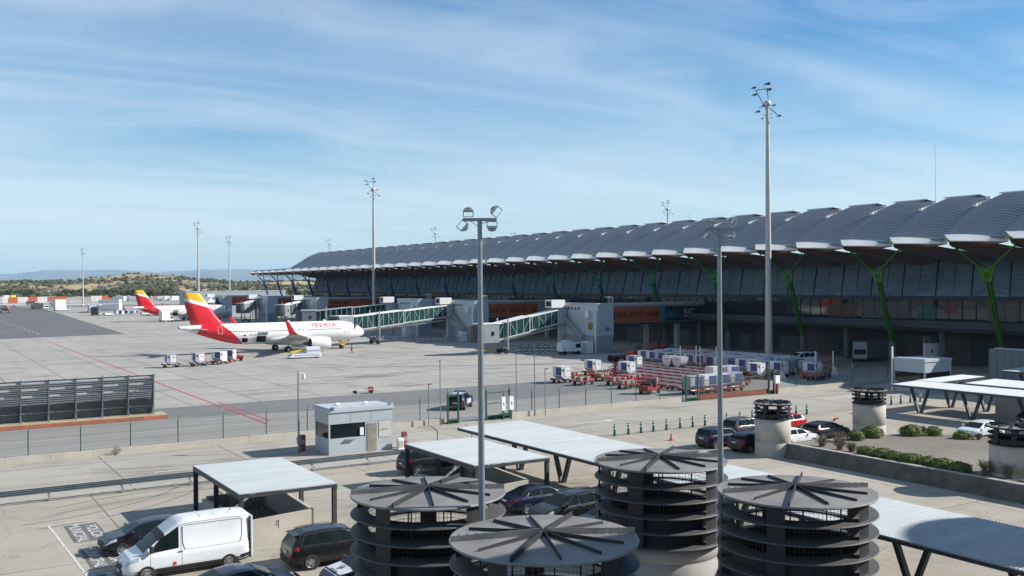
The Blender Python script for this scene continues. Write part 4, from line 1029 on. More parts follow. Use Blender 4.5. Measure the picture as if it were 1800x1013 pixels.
def car(kind, name, label, paintm, u, v, rz, cat='car', group=None, silver=True, z=0.0, extras=None, white_rim=False):
    K = KIND[kind]; L = K['L']; W = K['w']; t = thing(name, label, cat, (u, v, z), rz, group)
    X0 = -L/2
    def sec(x):
        zt = pw(K['top'], x); e = max(0, 1-min(x, L-x)/.55)
        w_ = W*(1-.17*e*e*e-.015*e); zb = .24+.10*e
        bl = K['belt']+(.06 if kind != 'van' else 0)*(1-x/L); zbelt = min(bl, zt-.035); cab = max(0, min(1, (zt-zbelt)/.38))
        tall = zt-zbelt
        wr = lerp(w_*.90, K['wr']+(w_-W), cab)
        if kind in ('van', 'mpv') and x < L*.62: wr = K['wr']+(w_-W)
        return [(0, zb), (w_*.86, zb), (w_*.965, zb+.10), (w_, lerp(zb, zbelt, .38)), (w_*1.0, lerp(zb, zbelt, .72)), (w_*.965, zbelt-.03), (w_*.94, zbelt),
                (lerp(w_*.94, wr, .88), zbelt+tall*.80), (wr, zbelt+tall*.90), (wr*.90, zbelt+tall*.965), (wr*.5, zbelt+tall*.995), (0, zt)]
    def S(x, tt, side=1, off=0.0):
        s = sec(max(0, min(L, x))); k = min(10.9999, max(0, tt)); i = int(k); f = k-i; a, b_ = s[i], s[i+1]
        y = lerp(a[0], b_[0], f); zz = lerp(a[1], b_[1], f)
        if off:
            dy, dz = b_[0]-a[0], b_[1]-a[1]; l = sqrt(dy*dy+dz*dz) or 1; y += dz/l*off; zz += -dy/l*off
        return (X0+x, side*y, zz)
    xs = sorted(set([0, .02, .08, .18, .3, .45, L-.45, L-.3, L-.18, L-.08, L-.02, L]+[p[0] for p in K['top']]+[L*i/22 for i in range(23)]))
    rings = []
    for x in xs:
        s = sec(x); rings.append([(X0+x, y, zz) for y, zz in s]+[(X0+x, -y, zz) for y, zz in s[-2:0:-1]])
    b_ = MB(); b_.loft(rings, 0, True, True)
    body = b_.build('body', paintm, t)
    # glass
    def patch(nm, x0, x1, t0, t1, m, off=.012, nx=8, ntt=4, sides=(1, -1), slant=0.0, par=t, merge=True, x2=0.0):
        for sd_ in sides:
            mb = MB(); mb.grid(lambda i, j: S(lerp(x0, x1, i)+slant*j+(x2*(1-j) if i > .99 else 0), lerp(t0, t1, j), sd_, off), nx, ntt, 0, True)
            o = mb.build(nm, m, par)
        return o
    w0, w1 = K['ws']
    mb = MB()
    for sd_ in (1, -1): mb.grid(lambda i, j: S(lerp(w1, w0, i), lerp(8.4, 11, j), sd_, .012), 8, 6, 0, True)
    mb.build('windscreen', CGLASS, t)
    if K['rw']:
        a, c = K['rw']; mb = MB()
        for sd_ in (1, -1): mb.grid(lambda i, j: S(lerp(a, c, i), lerp(8.6, 11, j), sd_, .012), 5, 6, 0, True)
        mb.build('rear_window', CGLASS, t)
    a, c = K['sw']
    if kind == 'van': spans = [(a, c)]
    elif kind == 'mpv': spans = [(a, 1.6), (1.66, 2.7), (2.78, c)]
    elif kind == 'hatch': spans = [(a, 1.72), (1.80, c)]
    elif kind == 'mini': spans = [(a, 1.5), (1.58, c)]
    else: spans = [(a, 1.30 if kind == 'suv' else 1.95), (1.36 if kind == 'suv' else 2.02, 2.32 if kind == 'suv' else 2.9), (2.40 if kind == 'suv' else 2.97, c)] if kind == 'suv' else [(a, 1.95), (2.03, c)]
    for k, (p, q) in enumerate(spans):
        last = k == len(spans)-1; fst = k == 0
        for sd_ in (1, -1):
            mb = MB()
            def fn(i, j, p=p, q=q, last=last, fst=fst):
                pj = p+(.22*j if fst and kind != 'van' else 0); qj = q-(.62 if last else 0)*j*(1 if kind not in ('van',) else .75)
                return S(lerp(pj, qj, i), lerp(6.12, 7.75, j), sd_, .012)
            mb.grid(fn, 6, 4, 0, True); mb.build('side_window', CGLASS, t)
    if silver and kind in ('suv', 'sedan'):
        mb = MB()
        for sd_ in (1, -1):
            p1 = [S(a-.03+(c-a+.06)*i/14, 6.05, sd_, .016) for i in range(15)]; p2 = [S(a+.2+(c-a-.8)*i/10, 7.82, sd_, .016) for i in range(11)]
            mb.tube(p1, .010, 4); mb.tube([p1[0]]+p2+[p1[-1]], .010, 4)
        mb.build('chrome_trim', CHROME, t)
    # wheels in dark arches
    for x in (K['xr'], K['xf']):
        for sd_ in (1, -1):
            r = K['r']; yo = W+.005; wx = X0+x
            ar = MB(); ar.cyl((wx, sd_*(yo-.26), r+.02), (wx, sd_*(yo-.02), r+.02), r*1.17, r*1.17, 24); ar.build('wheel_arch', TRIM, t)
            wh = MB(); prf = [(r*.62, yo-.22), (r*.93, yo-.225), (r, yo-.19), (r, yo-.05), (r*.95, yo+.0), (r*.66, yo+.008), (r*.64, yo-.03)]
            vs = []
            ro = [[(wx+rr*cos(2*pi*k/24), sd_*y_, r+rr*sin(2*pi*k/24)) for rr, y_ in prf] for k in range(24)]
            wh.add([p for q in ro for p in q], [(k*7+i, ((k+1) % 24)*7+i, ((k+1) % 24)*7+i+1, k*7+i+1) for k in range(24) for i in range(6)], 0, True)
            wo = wh.build('wheel', TYRE, t)
            rm = MB(); rm.cyl((wx, sd_*(yo-.06), r), (wx, sd_*(yo-.045), r), r*.66, r*.66, 20, 0)
            for k in range(10):
                a_ = 2*pi*k/10+(.12 if k % 2 else -.12)
                rm.bar((wx+.03*cos(a_), sd_*(yo-.028), r+.03*sin(a_)), (wx+r*.62*cos(a_+(-.12 if k % 2 else .12)*1.6), sd_*(yo-.022), r+r*.62*sin(a_+(-.12 if k % 2 else .12)*1.6)), .04, .03, 1, (0, 1, 0))
            vr = MB()
            rm.cyl((wx, sd_*(yo-.03), r), (wx, sd_*(yo-.012), r), r*.16, r*.12, 10, 1)
            rimring = [(wx+r*.655*cos(2*pi*k/24), sd_*(yo-.012), r+r*.655*sin(2*pi*k/24)) for k in range(25)]
            rm.tube(rimring, .016, 5, 1)
            rm.build('rim', [TRIM, ALLOY], wo)
    # lamps, plates, bumpers
    tl = (5.0, 6.9) if kind not in ('van', 'mpv') else (4.2, 6.9)
    patch('tail_lamp', .0 if kind != 'sedan' else .0, .34 if kind not in ('van', 'mpv') else .12, tl[0]-.7, tl[1]-.9, TAILL, .014, 3, 3)
    for sd_ in (1, -1):
        fb = MB(); y = W*.62; zt = pw(K['top'], 0)
        fb.bbox((X0-.008, sd_*y, min(zt-.14, .95) if kind != 'van' else 1.1), (.03, W*.34, .16 if kind not in ('van', 'mpv') else .5))
        fb.build('tail_lamp', TAILL, t)
    patch('headlamp', L-.62, L-.10, 4.3, 5.9, HEADL, .012, 5, 3)
    bp = MB()
    bp.bbox((L/2+.0, 0, .42), (.05, W*1.40, .22), 0, 0, .02); bp.build('front_grille', TRIM, t)
    MB().bbox((L/2+.02, 0, .66), (.04, W*.9, .12), 0, 0, .015).build('upper_grille', TRIM, t)
    MB().bbox((-L/2-.01, 0, .42), (.06, W*1.5, .26), 0, 0, .02).build('rear_bumper', TRIM if kind in ('suv', 'van', 'mini') else paintm, t)
    MB().bbox((-L/2-.03, 0, .80 if kind not in ('van', 'mpv') else .95), (.02, .50, .11)).build('number_plate', PLATE, t)
    MB().bbox((L/2+.045, 0, .42), (.02, .50, .11)).build('number_plate', PLATE, t)
    patch('sill', K['xr']+K['r']*1.15, K['xf']-K['r']*1.15, 1.4, 2.6 if kind != 'suv' else 2.9, TRIM, .008, 3, 2)
    for sd_ in (1, -1):
        p = S(w1-.28, 6.0, sd_); m_ = MB(); m_.bbox((p[0]-.02, p[1]+sd_*.13, p[2]+.10 if kind != 'van' else p[2]+.22), (.14, .20, .15 if kind != 'van' else .30), 0, 0, .04); m_.bar((p[0], p[1]-sd_*.02, p[2]+.04), (p[0], p[1]+sd_*.08, p[2]+.08), .05); m_.build('wing_mirror', TRIM if kind in ('van',) else paintm, t)
    hd = MB(); sm = MB()
    for sd_ in (1, -1):
        for x in ([1.45, 2.45] if kind not in ('van', 'mpv') else [3.05]):
            p = S(x, 4.9, sd_, .02); hd.bbox((p[0], p[1], p[2]), (.20, .03, .035))
        for x in ([.62*L, .385*L] if kind not in ('van', 'mpv') else [.56*L, .80*L]):
            pts = [S(x+.0*q, 2.4+q*.5, sd_, .004) for q in range(8)]
            sm.tube(pts, .005, 4)
    hd.build('door_handle', CHROME if silver else TRIM, t); sm.build('door_seam', TRIM, t)
    if kind in ('suv', 'mpv') :
        rr = MB()
        for sd_ in (1, -1): rr.tube([S(.6+i*.25, 9.2, sd_, .05) for i in range(9)], .016, 5)
        rr.build('roof_rail', STEELD, t)
    if kind in ('suv', 'hatch', 'mini'):
        sp = MB(); z_ = pw(K['top'], .42); sp.bbox((X0+.34, 0, z_+.0), (.26, K['wr']*1.7, .035)); sp.build('roof_spoiler', paintm, t)
    an = MB(); p = S(.75, 11); an.bar((p[0], 0, p[2]), (p[0]-.08, 0, p[2]+.09), .03); an.build('aerial', TRIM, t)
    if extras: extras(t, S, K, patch)
    return t
NAVY = paint('navy', (.010,.018,.045)); BLK = paint('black', (.012,.013,.015)); WHT = paint('white', (.72,.74,.76), 0); GRY = paint('grey', (.07,.075,.08), .3); REDP = paint('red', (.42,.012,.02)); DBL = paint('dark_blue', (.012,.022,.05), .3)
def van_x(t, S, K, patch):
    # black visor band above the windscreen, slab side pressing, tailgate edge and logo
    mb = MB()
    for sd_ in (1, -1): mb.grid(lambda i, j: S(lerp(3.70, 3.96, i), lerp(7.7, 11, j), sd_, .016), 3, 5, 0, True)
    mb.build('black_visor', TRIM, t)
    for sd_ in (1, -1):
        mb = MB()
        for x0, x1 in ((.42, 2.95),):
            mb.tube([S(x0, 6.3, sd_, .01), S(x0, 7.0, sd_, .01), S(x0+.1, 7.3, sd_, .01), S(x1-.1, 7.3, sd_, .01), S(x1, 7.0, sd_, .01), S(x1, 6.3, sd_, .01), S(x1-.1, 6.0, sd_, .01), S(x0+.1, 6.0, sd_, .01), S(x0, 6.3, sd_, .01)], .012, 5)
        mb.tube([S(.1+i*.3, 7.9, sd_, .008) for i in range(12)], .010, 5)
        mb.tube([S(3.0, 2.4, sd_, .006), S(3.0, 5, sd_, .006), S(3.0, 7.7, sd_, .006)], .006, 4)
        mb.build('side_pressing', mat('panel_gap', (.30,.32,.34), .5), t)
    rb = MB()
    for x in (.9, 1.5, 2.1): rb.box(-2.675+x, -2.675+x+.05, -.6, .6, 2.495, 2.515)
    rb.build('roof_ribs', WHT, t)
    tg = MB(); tg.bbox((-2.68, 0, 1.35), (.08, 1.86, 1.9), 0, 0, .02); tg.build('tailgate', WHT, t)
    for sd_ in (1, -1):
        patch('rear_corner_cladding', 0, .50, 1.0, 2.9, TRIM, .012, 3, 3, (sd_,)); patch('lower_cladding', .5, 4.9, 1.2, 2.5, TRIM, .007, 12, 2, (sd_,)); patch('rear_lamp', .0, .10, 3.2, 6.9, TAILL, .014, 2, 4, (sd_,)); patch('rear_edge_trim', .0, .07, 3.2, 7.9, TRIM, .010, 2, 4, (sd_,))
    for k in (1, -1): MB().bbox((.62, k*.995, .62), (.12, .012, .14)).build('red_badge', mat('badge_red', (.5,.03,.04), .5), t)
    hb = MB()
    hb.bbox((2.69, 0, .86), (.02, .22, .26)); hb.build('nose_badge', CHROME, t)
car('van', 'delivery_van', 'white high roof panel van parked in the car park foreground', WHT, 10.72, 45.75, pi, 'van', extras=van_x, silver=False).scale = (1.06, 1, .985)
car('hatch', 'parked_car', 'dark hatchback parked behind the white high roof van', BLK, 10.0, 50.45, pi, silver=False)
car('suv', 'parked_car', 'black estate like off roader with silver wheels parked right of the white van', BLK, 17.0, 43.25, 0)
def police_x(t, S, K, patch):
    mb = MB()
    for sd_ in (1, -1): mb.grid(lambda i, j: S(lerp(3.15, 4.05, i), lerp(7.2, 11, j), sd_, .010), 5, 5, 0, True)
    bn = mb.build('white_bonnet', WHT, t)
    X0 = -K['L']/2
    def carry(a, b_):   # lettering lies across the bonnet, read from in front
        x = 3.98-b_; p = S(x, 11, 1, .02); s = S(x, 8, 1); return (X0+x, a, p[2]+.014-(p[2]-s[2])*min(1, abs(a)/max(.1, s[1])))
    lettering('police_lettering', 'POLICIA', .20, mat('police_navy', (.01,.02,.08), .5), bn, carry, .006, 'CENTER')
    em = MB(); p = S(3.45, 11, 1, .02); em.cyl((X0+3.50, 0, p[2]+.0), (X0+3.50, 0, p[2]+.022), .15, .15, 20); em.build('round_emblem', mat('emblem_grey', (.20,.24,.30), .5), bn)
    lb = MB(); lb.bbox((0-.1, 0, K['top'][4][1]+.08), (.28, 1.1, .10)); lb.build('light_bar', mat('light_bar_blue', (.02,.05,.35), .2), t)
car('hatch', 'police_car', 'dark blue police car with a white bonnet beside the nearest ventilation tower', NAVY, 17.0, 38.9, pi, 'police car', extras=police_x)
car('sedan', 'parked_car', 'dark blue car cut by the bottom edge in front of the white van', DBL, 11.6, 39.9, 0)
car('sedan', 'parked_car', 'dark blue saloon with red tail lamps between two ventilation towers', DBL, 30.9, 46.6, 0)
car('suv', 'parked_car', 'black boxy off roader facing us behind the ventilation towers', BLK, 30.6, 43.1, pi)
car('hatch', 'parked_car', 'dark blue car nearly hidden behind the louvred ventilation tower', DBL, 31.2, 40.2, pi)
car('suv', 'parked_car', 'dark off roader parked under the edge of the second stair shelter', BLK, 30.9, 60.2, 0, silver=False)
car('mini', 'parked_car', 'small dark round shaped car at the left end of the parked row beyond the towers', NAVY, 54.9, 56.6, 0)
car('hatch', 'parked_car', 'black hatchback parked in front of the small ventilation tower', BLK, 55.7, 53.75, 0, silver=False)
car('suv', 'parked_car', 'grey off roader in the back row left of the small ventilation tower', GRY, 60.0, 58.7, 0)
car('hatch', 'parked_car', 'white hatchback half hidden by the small ventilation tower', WHT, 59.8, 53.5, 0, silver=False)
car('hatch', 'parked_car', 'red hatchback in the back row right of the small ventilation tower', REDP, 65.0, 59.3, pi, silver=False)
car('hatch', 'parked_car', 'black car between the two small ventilation towers', BLK, 64.7, 54.4, 0, silver=False)
car('hatch', 'parked_car', 'small white hatchback parked beyond the planter at the right edge', WHT, 75.1, 47.3, pi-.05, silver=False)
car('hatch', 'parked_car', 'dark car parked in the shade below the right hand carports', BLK, 85.2, 48.2, 0, silver=False)
car('suv', 'parked_car', 'black car at the right edge behind the white hatchback', BLK, 82.6, 45.0, 0, silver=False)
def police2(t, S, K, patch):
    mb = MB()
    for sd_ in (1, -1): mb.grid(lambda i, j: S(lerp(.6, 2.8, i), lerp(9.0, 11, j), sd_, .010), 5, 4, 0, True)
    mb.build('white_roof_patch', WHT, t); patch('white_door_patch', 1.5, 3.2, 3.0, 5.2, mat('pale_blue_stripe', (.35,.42,.55), .4), .008)
    X0 = -K['L']/2
    for sd_ in (1, -1):
        def carry(a, b_, sd_=sd_):
            p = S(K['L']/2-sd_*a*-1*1.0 if sd_ < 0 else K['L']/2-a, 3.6+b_*2.2, sd_, .014); return p
        lettering('police_lettering', 'POLICIA', .38, mat('police_white', (.7,.7,.7), .5), t, carry, .01, 'CENTER')
    lb = MB(); lb.bbox((-.1, 0, K['top'][4][1]+.09), (.3, 1.2, .12)); lb.build('light_bar', mat('light_bar_blue', (.02,.05,.35), .2), t)
car('suv', 'police_car', 'police patrol car with a white roof driving on the service road behind the fence', NAVY, 49.3, 89.3, radians(47), 'police car', extras=police2)
car('mpv', 'passenger_van', 'white passenger van parked behind the rows of baggage containers', WHT, 120.2, 105.8, pi-.2, 'van', silver=False)
# ------------------------------------------------------------------ aircraft
def jet_airliner(label, loc, rz, dist_text=True):
    t = thing('airliner', label, 'aeroplane', loc, rz)
    ZC = 3.75
    st = [(0,.04,.04,-.60),(.15,.32,.34,-.56),(.5,.66,.70,-.46),(1.1,1.02,1.08,-.33),(2,1.38,1.45,-.20),(3,1.66,1.74,-.10),(4.2,1.86,1.95,-.03),(5.6,1.975,2.07,0),(10,1.975,2.07,0),(15,1.975,2.07,0),(20,1.975,2.07,0),(25,1.975,2.07,0),(27,1.92,1.98,.08),(29,1.74,1.76,.28),(31,1.46,1.46,.56),(33,1.10,1.10,.88),(35,.70,.72,1.18),(36.6,.40,.44,1.38),(37.5,.22,.24,1.47)]
    def fus(s):
        for a, b in zip(st, st[1:]):
            if s <= b[0]:
                k = (s-a[0])/(b[0]-a[0]); return [lerp(a[i], b[i], k) for i in (1, 2, 3)]
        return st[-1][1:]
    X = lambda s: 17.7-s
    def surf(s, ang, off=0.0):   # ang from top, + towards -Y (starboard)
        ry, rz_, zc = fus(s); return (X(s), -(ry+off)*sin(ang), ZC+zc+(rz_+off)*cos(ang))
    # livery in the fuselage's own length
    W, nt, b = newmat('airliner_paint_'+label[:6]); x, y, z = nt.sep(nt.coord())[0:3]
    s = nt.math('SUBTRACT', 17.7, x); zz = nt.math('SUBTRACT', z, ZC)
    edge = nt.math('ADD', 27.6, nt.math('ADD', nt.math('MULTIPLY', zz, 1.05), nt.math('MULTIPLY', nt.math('MULTIPLY', zz, zz), .05)))
    red = nt.math('GREATER_THAN', s, edge)
    cone = nt.math('GREATER_THAN', nt.math('ADD', s, nt.math('MULTIPLY', zz, .65)), 34.6)
    red = nt.math('MULTIPLY', red, nt.math('SUBTRACT', 1, cone))
    n1 = nt.noise(.9, nt.coord(), 4)
    wc = nt.mix(n1, (.72,.72,.71), (.82,.82,.81))
    nt.put(b.inputs['Base Color'], nt.mix(red, wc, (.60,.010,.022))); b.inputs['Roughness'].default_value = .28; b.inputs['Coat Weight'].default_value = .5
    ss = sorted(set([q[0] for q in st]+[.05,.3,.8]+[i for i in range(6, 37)])); n = 32
    rings = [[surf(q, 2*pi*k/n) for k in range(n)] for q in ss]
    mb = MB(); mb.loft(rings); mb.build('fuselage', W, t)
    # belly fairing
    f = MB(); fr = []
    for q, ww, h, dz in ((10.8,.2,.2,-1.6),(11.8,1.7,.9,-1.35),(13.5,2.15,1.25,-1.2),(17,2.2,1.3,-1.2),(20,2.0,1.1,-1.25),(22.5,.3,.3,-1.6)):
        fr.append([(X(q), ww*cos(2*pi*k/20), ZC+dz+h*sin(2*pi*k/20)) for k in range(20)])
    f.loft(fr); AW = mat('aircraft_white', (.76,.76,.75), .3, var=.04, coat=.4); AG = mat('wing_grey', (.42,.43,.42), .4, .2, var=.08)
    f.build('belly_fairing', AW, t)
    def foil(a, bq, m, nm, par=t):
        """a, bq: (x_le, x_te, y, z, thick) root and tip"""
        w = MB(); rs = []
        for (xl, xt, y_, z_, th) in (a, bq) if not isinstance(a, list) else a:
            r = []
            for k, h in ((0, 0), (.06, .55), (.3, 1), (.65, .7), (1, .04), (.65, -.3), (.3, -.5), (.06, -.35)):
                r.append((lerp(xl, xt, k), y_, z_+h*th))
            rs.append(r)
        w.loft(rs, 0, True, True); return w.build(nm, m, par)
    for sd_ in (1, -1):
        w = foil([(X(11.6), X(19.2), sd_*1.6, ZC-1.25, .5), (X(14.4), X(19.3), sd_*6.2, ZC-.75, .34), (X(20.2), X(21.9), sd_*16.4, ZC+.35, .12)], None, AG, 'wing')
        for yy in (4.2, 8.6, 12.2):
            k = (yy-1.6)/14.8; fx = X(lerp(19.0, 21.6, k)); MB().bar((fx+1.4, sd_*yy, ZC-1.25+k*1.6), (fx-.9, sd_*yy, ZC-1.30+k*1.7), .22, .34, 0, (0, 0, 1), .08, .1).build('flap_fairing', AW, w)
        sk = MB(); rs = []
        for xl, xt, y_, z_, th in ((X(20.2), X(21.9), 16.4, ZC+.35, .1), (X(20.9), X(22.2), 16.95, ZC+.75, .08), (X(22.3), X(23.0), 17.35, ZC+2.75, .04)):
            rs.append([(lerp(xl, xt, k), sd_*(y_+h*th*.7), z_+h*th*.2) for k, h in ((0, 0), (.3, 1), (1, .05), (.3, -1))])
        sk.loft(rs, 0, False); sk.build('wingtip_fence', mat('livery_red', (.60,.010,.022), .35), t)
        # engine
        ey = sd_*5.75; ez = ZC-2.05; e = MB()
        pr_ = [(9.95, .98), (9.98, 1.10), (10.3, 1.20), (11.3, 1.26), (12.6, 1.22), (13.9, .98)]
        e.loft([[(X(q), ey+r*cos(2*pi*k/28), ez+r*sin(2*pi*k/28)) for k in range(28)] for q, r in pr_], 0, True, False)
        e.loft([[(X(q), ey+r*cos(2*pi*k/28), ez+r*sin(2*pi*k/28)) for k in range(28)] for q, r in ((9.95, .98), (10.6, .92), (11.2, .9))][::-1], 0, True, False)
        en = e.build('engine_nacelle', AW, t)
        c = MB(); c.cyl((X(10.9), ey, ez), (X(10.95), ey, ez), .92, .92, 24); c.cyl((X(10.5), ey, ez), (X(10.9), ey, ez), .05, .3, 16); c.build('fan', BLACK, en)
        c = MB(); c.cyl((X(13.5), ey, ez), (X(13.85), ey, ez), 1.0, .95, 24, 0, True); c.cyl((X(13.8), ey, ez), (X(15.3), ey, ez), .55, .22, 16); c.build('exhaust_cone', mat('exhaust_metal', (.05,.05,.055), .4, .6), en)
        MB().bar((X(11.2), ey, ez+1.1), (X(15.6), ey, ZC-.72), .3, .55).build('pylon', AW, en)
        foil([(X(32.0), X(35.5), sd_*.5, ZC+.95, .22), (X(35.2), X(36.6), sd_*6.2, ZC+1.45, .08)], None, AG, 'tailplane')
        # main gear
        g = MB(); gy = sd_*3.8; g.cyl((0, gy, .6), (.1, sd_*3.4, 2.6), .16, .16, 10); g.bar((0, gy, .9), (1.1, sd_*2.6, 2.4), .1); g.box(-.5, .5, gy+sd_*.3-.03, gy+sd_*.3+.03, 1.5, 2.7); g.build('landing_gear_leg', AG, t)
        for q in (-.25, .35):
            wl = MB(); wl.cyl((0, gy+q-.18, .58), (0, gy+q+.18, .58), .58, .58, 20); wo = wl.build('main_wheel', TYRE, t)
            MB().cyl((0, gy+q-.19, .58), (0, gy+q+.19, .58), .26, .26, 14).build('wheel_hub', ALLOY, wo)
    ng = MB(); ng.cyl((12.64, 0, .4), (12.5, 0, 2.3), .09, .09, 10); ng.bar((12.6, 0, .9), (13.6, 0, 2.0), .07); ng.build('nose_gear_leg', AG, t)
    for q in (-.28, .28): MB().cyl((12.64, q-.12, .38), (12.64, q+.12, .38), .38, .38, 16).build('nose_wheel', TYRE, t)
    yg = MB(); yg.tube([(13.6, -.45, 1.7), (13.1, -.5, .95), (12.6, -.5, .8), (12.2, -.55, 1.2), (11.6, -.6, 2.0)], .14); yg.build('ground_hose', YELLOW, t)
    # fin
    F, nt, b = newmat('fin_paint_'+label[:6]); x, y, z = nt.sep(nt.coord())[0:3]
    h = nt.math('SUBTRACT', 11.76, z); fw = nt.math('ADD', x, 19.3)
    l1 = nt.math('ADD', .85, nt.math('MULTIPLY', nt.math('MAXIMUM', fw, 0), .25)); l2 = nt.math('ADD', l1, nt.math('ADD', .5, nt.math('MULTIPLY', fw, .04)))
    base = nt.mix(nt.math('LESS_THAN', h, l2), (.60,.010,.022), (.80,.80,.78)); base = nt.mix(nt.math('LESS_THAN', h, l1), base, (.80,.42,.01))
    nt.put(b.inputs['Base Color'], base); b.inputs['Roughness'].default_value = .3; b.inputs['Coat Weight'].default_value = .4
    fin = MB(); rs = []
    for xl, xt, z_, th in ((X(27.2), X(35.2), 5.35, .22), (X(29.3), X(35.45), 6.1, .24), (X(30.2), X(35.65), 7.0, .22), (X(33.5), X(36.75), 11.55, .10), (X(33.9), X(36.7), 11.76, .05)):
        rs.append([(lerp(xl, xt, k), h_*th, z_) for k, h_ in ((0, 0), (.1, .6), (.35, 1), (.7, .6), (1, .05), (.7, -.6), (.35, -1), (.1, -.6))])
    fin.loft(rs); fin.build('tail_fin', F, t)
    # windows, doors, windscreen
    NVW = mat('cabin_window', (.02,.025,.04), .15); me = None
    for side in (1, -1):
        q = 5.9
        while q < 29.2:
            if not (12.9 < q < 13.4 or 15.2 < q < 15.5):
                p = surf(q, side*radians(78), .012); w_ = MB()
                if me is None:
                    w_.prism([(-.11, -.17), (.11, -.17), (.11, .17), (-.11, .17)], -.012, .012, 'y'); me = w_.mesh('cabin_window', NVW)
                o = bpy.data.objects.new('cabin_window', me); COL.objects.link(o); o.parent = t; o.location = p; o.rotation_euler = (radians(12)*side, 0, 0)
            q += .533
    ws = MB()
    for side in (1, -1):
        for a0, a1, s0, s1, s2, s3 in ((2, 26, 1.95, 1.95, 2.75, 2.7), (29, 50, 1.98, 2.25, 2.72, 2.75), (52, 66, 2.35, 2.75, 2.75, 3.0)):
            A0, A1 = radians(a0)*side, radians(a1)*side
            def fn(i, j): return surf(lerp(lerp(s0, s1, i), lerp(s2, s3, i), j), lerp(A0, A1, i)*lerp(1.22, .92, j), .015)
            ws.grid(fn, 4, 4, 0, True)
    ws.build('cockpit_window', CGLASS, t)
    for sdoor, ln, wd, zt, m_ in ((4.6, 1.9, .82, 1.25, mat('door_line', (.45,.45,.46), .5)), (30.2, 1.8, .82, 1.5, mat('door_line_white', (.8,.8,.8), .5))):
        for side in (1, -1):
            d = MB(); zz0 = [lerp(48, 100, i/8) for i in range(9)]
            for s_ in (sdoor-wd/2, sdoor+wd/2): d.tube([surf(s_, side*radians(a), .012) for a in zz0], .028, 4)
            for a in (48, 100): d.tube([surf(sdoor-wd/2, side*radians(a), .012), surf(sdoor+wd/2, side*radians(a), .012)], .028, 4)
            d.build('door_outline', m_, t)
    for s0, s1, a0, a1 in ((21.4, 23.3, 102, 140), (25.0, 26.1, 112, 142)):
        d = MB(); d.grid(lambda i, j: surf(lerp(s0, s1, i), radians(lerp(a0, a1, j)), .03), 4, 6, 0, True); d.build('open_hold_door', mat('hold_dark', (.012,.012,.014), .9), t)
    d = MB(); d.grid(lambda i, j: (X(lerp(21.3, 23.4, i)), surf(22, radians(100), 0)[1]-.1-.9*j, surf(22, radians(100), 0)[2]+.7*j), 2, 2); d.build('raised_hold_door', AW, t)
    # name on both sides, wrapped to the skin
    RT = mat('livery_red_text', (.55,.010,.03), .4)
    for side in (1, -1):
        def carry(a, b_):
            s_ = 12.0-a*1.05 if side > 0 else 5.6+a*1.05
            p = surf(s_, side*(radians(64)-b_/2.05), .02); return p
        lettering('airline_name', 'IBERIA', 1.62, RT, t, carry, .008, 'LEFT', 1.12, 3)
    if dist_text:
        def carry2(a, b_): return surf(24.6-a, radians(99)-b_/2.05, .02)
        lettering('registration', 'EC-NUZ', .50, mat('reg_grey', (.25,.25,.28), .5), t, carry2, .01)
        fl = MB(); fl.grid(lambda i, j: surf(lerp(25.4, 25.9, i), radians(lerp(93, 101, j)), .02), 1, 3, 0); fl.build('flag_mark', mat('flag_red', (.5,.03,.02), .5), t)
    MB().cyl((X(37.4), 0, ZC+1.46), (X(37.65), 0, ZC+1.48), .22, .16, 12).build('tail_cone_exhaust', BLACK, t)
    for q, zz in ((8.5, 1), (16, 1)): MB().bar((X(q), 0, ZC+2.05), (X(q+.4), 0, ZC+2.35), .05, .3).build('blade_aerial', AW, t)
    return t
jet_airliner('white airliner with a red and yellow tail standing nose in at the jet bridge', (62.9, 187.2, 0), radians(.5))
jet_airliner('distant white airliner with a red and yellow tail, half hidden behind the nearer tail fin', (90.8, 381.5, 0), radians(1.0), False)

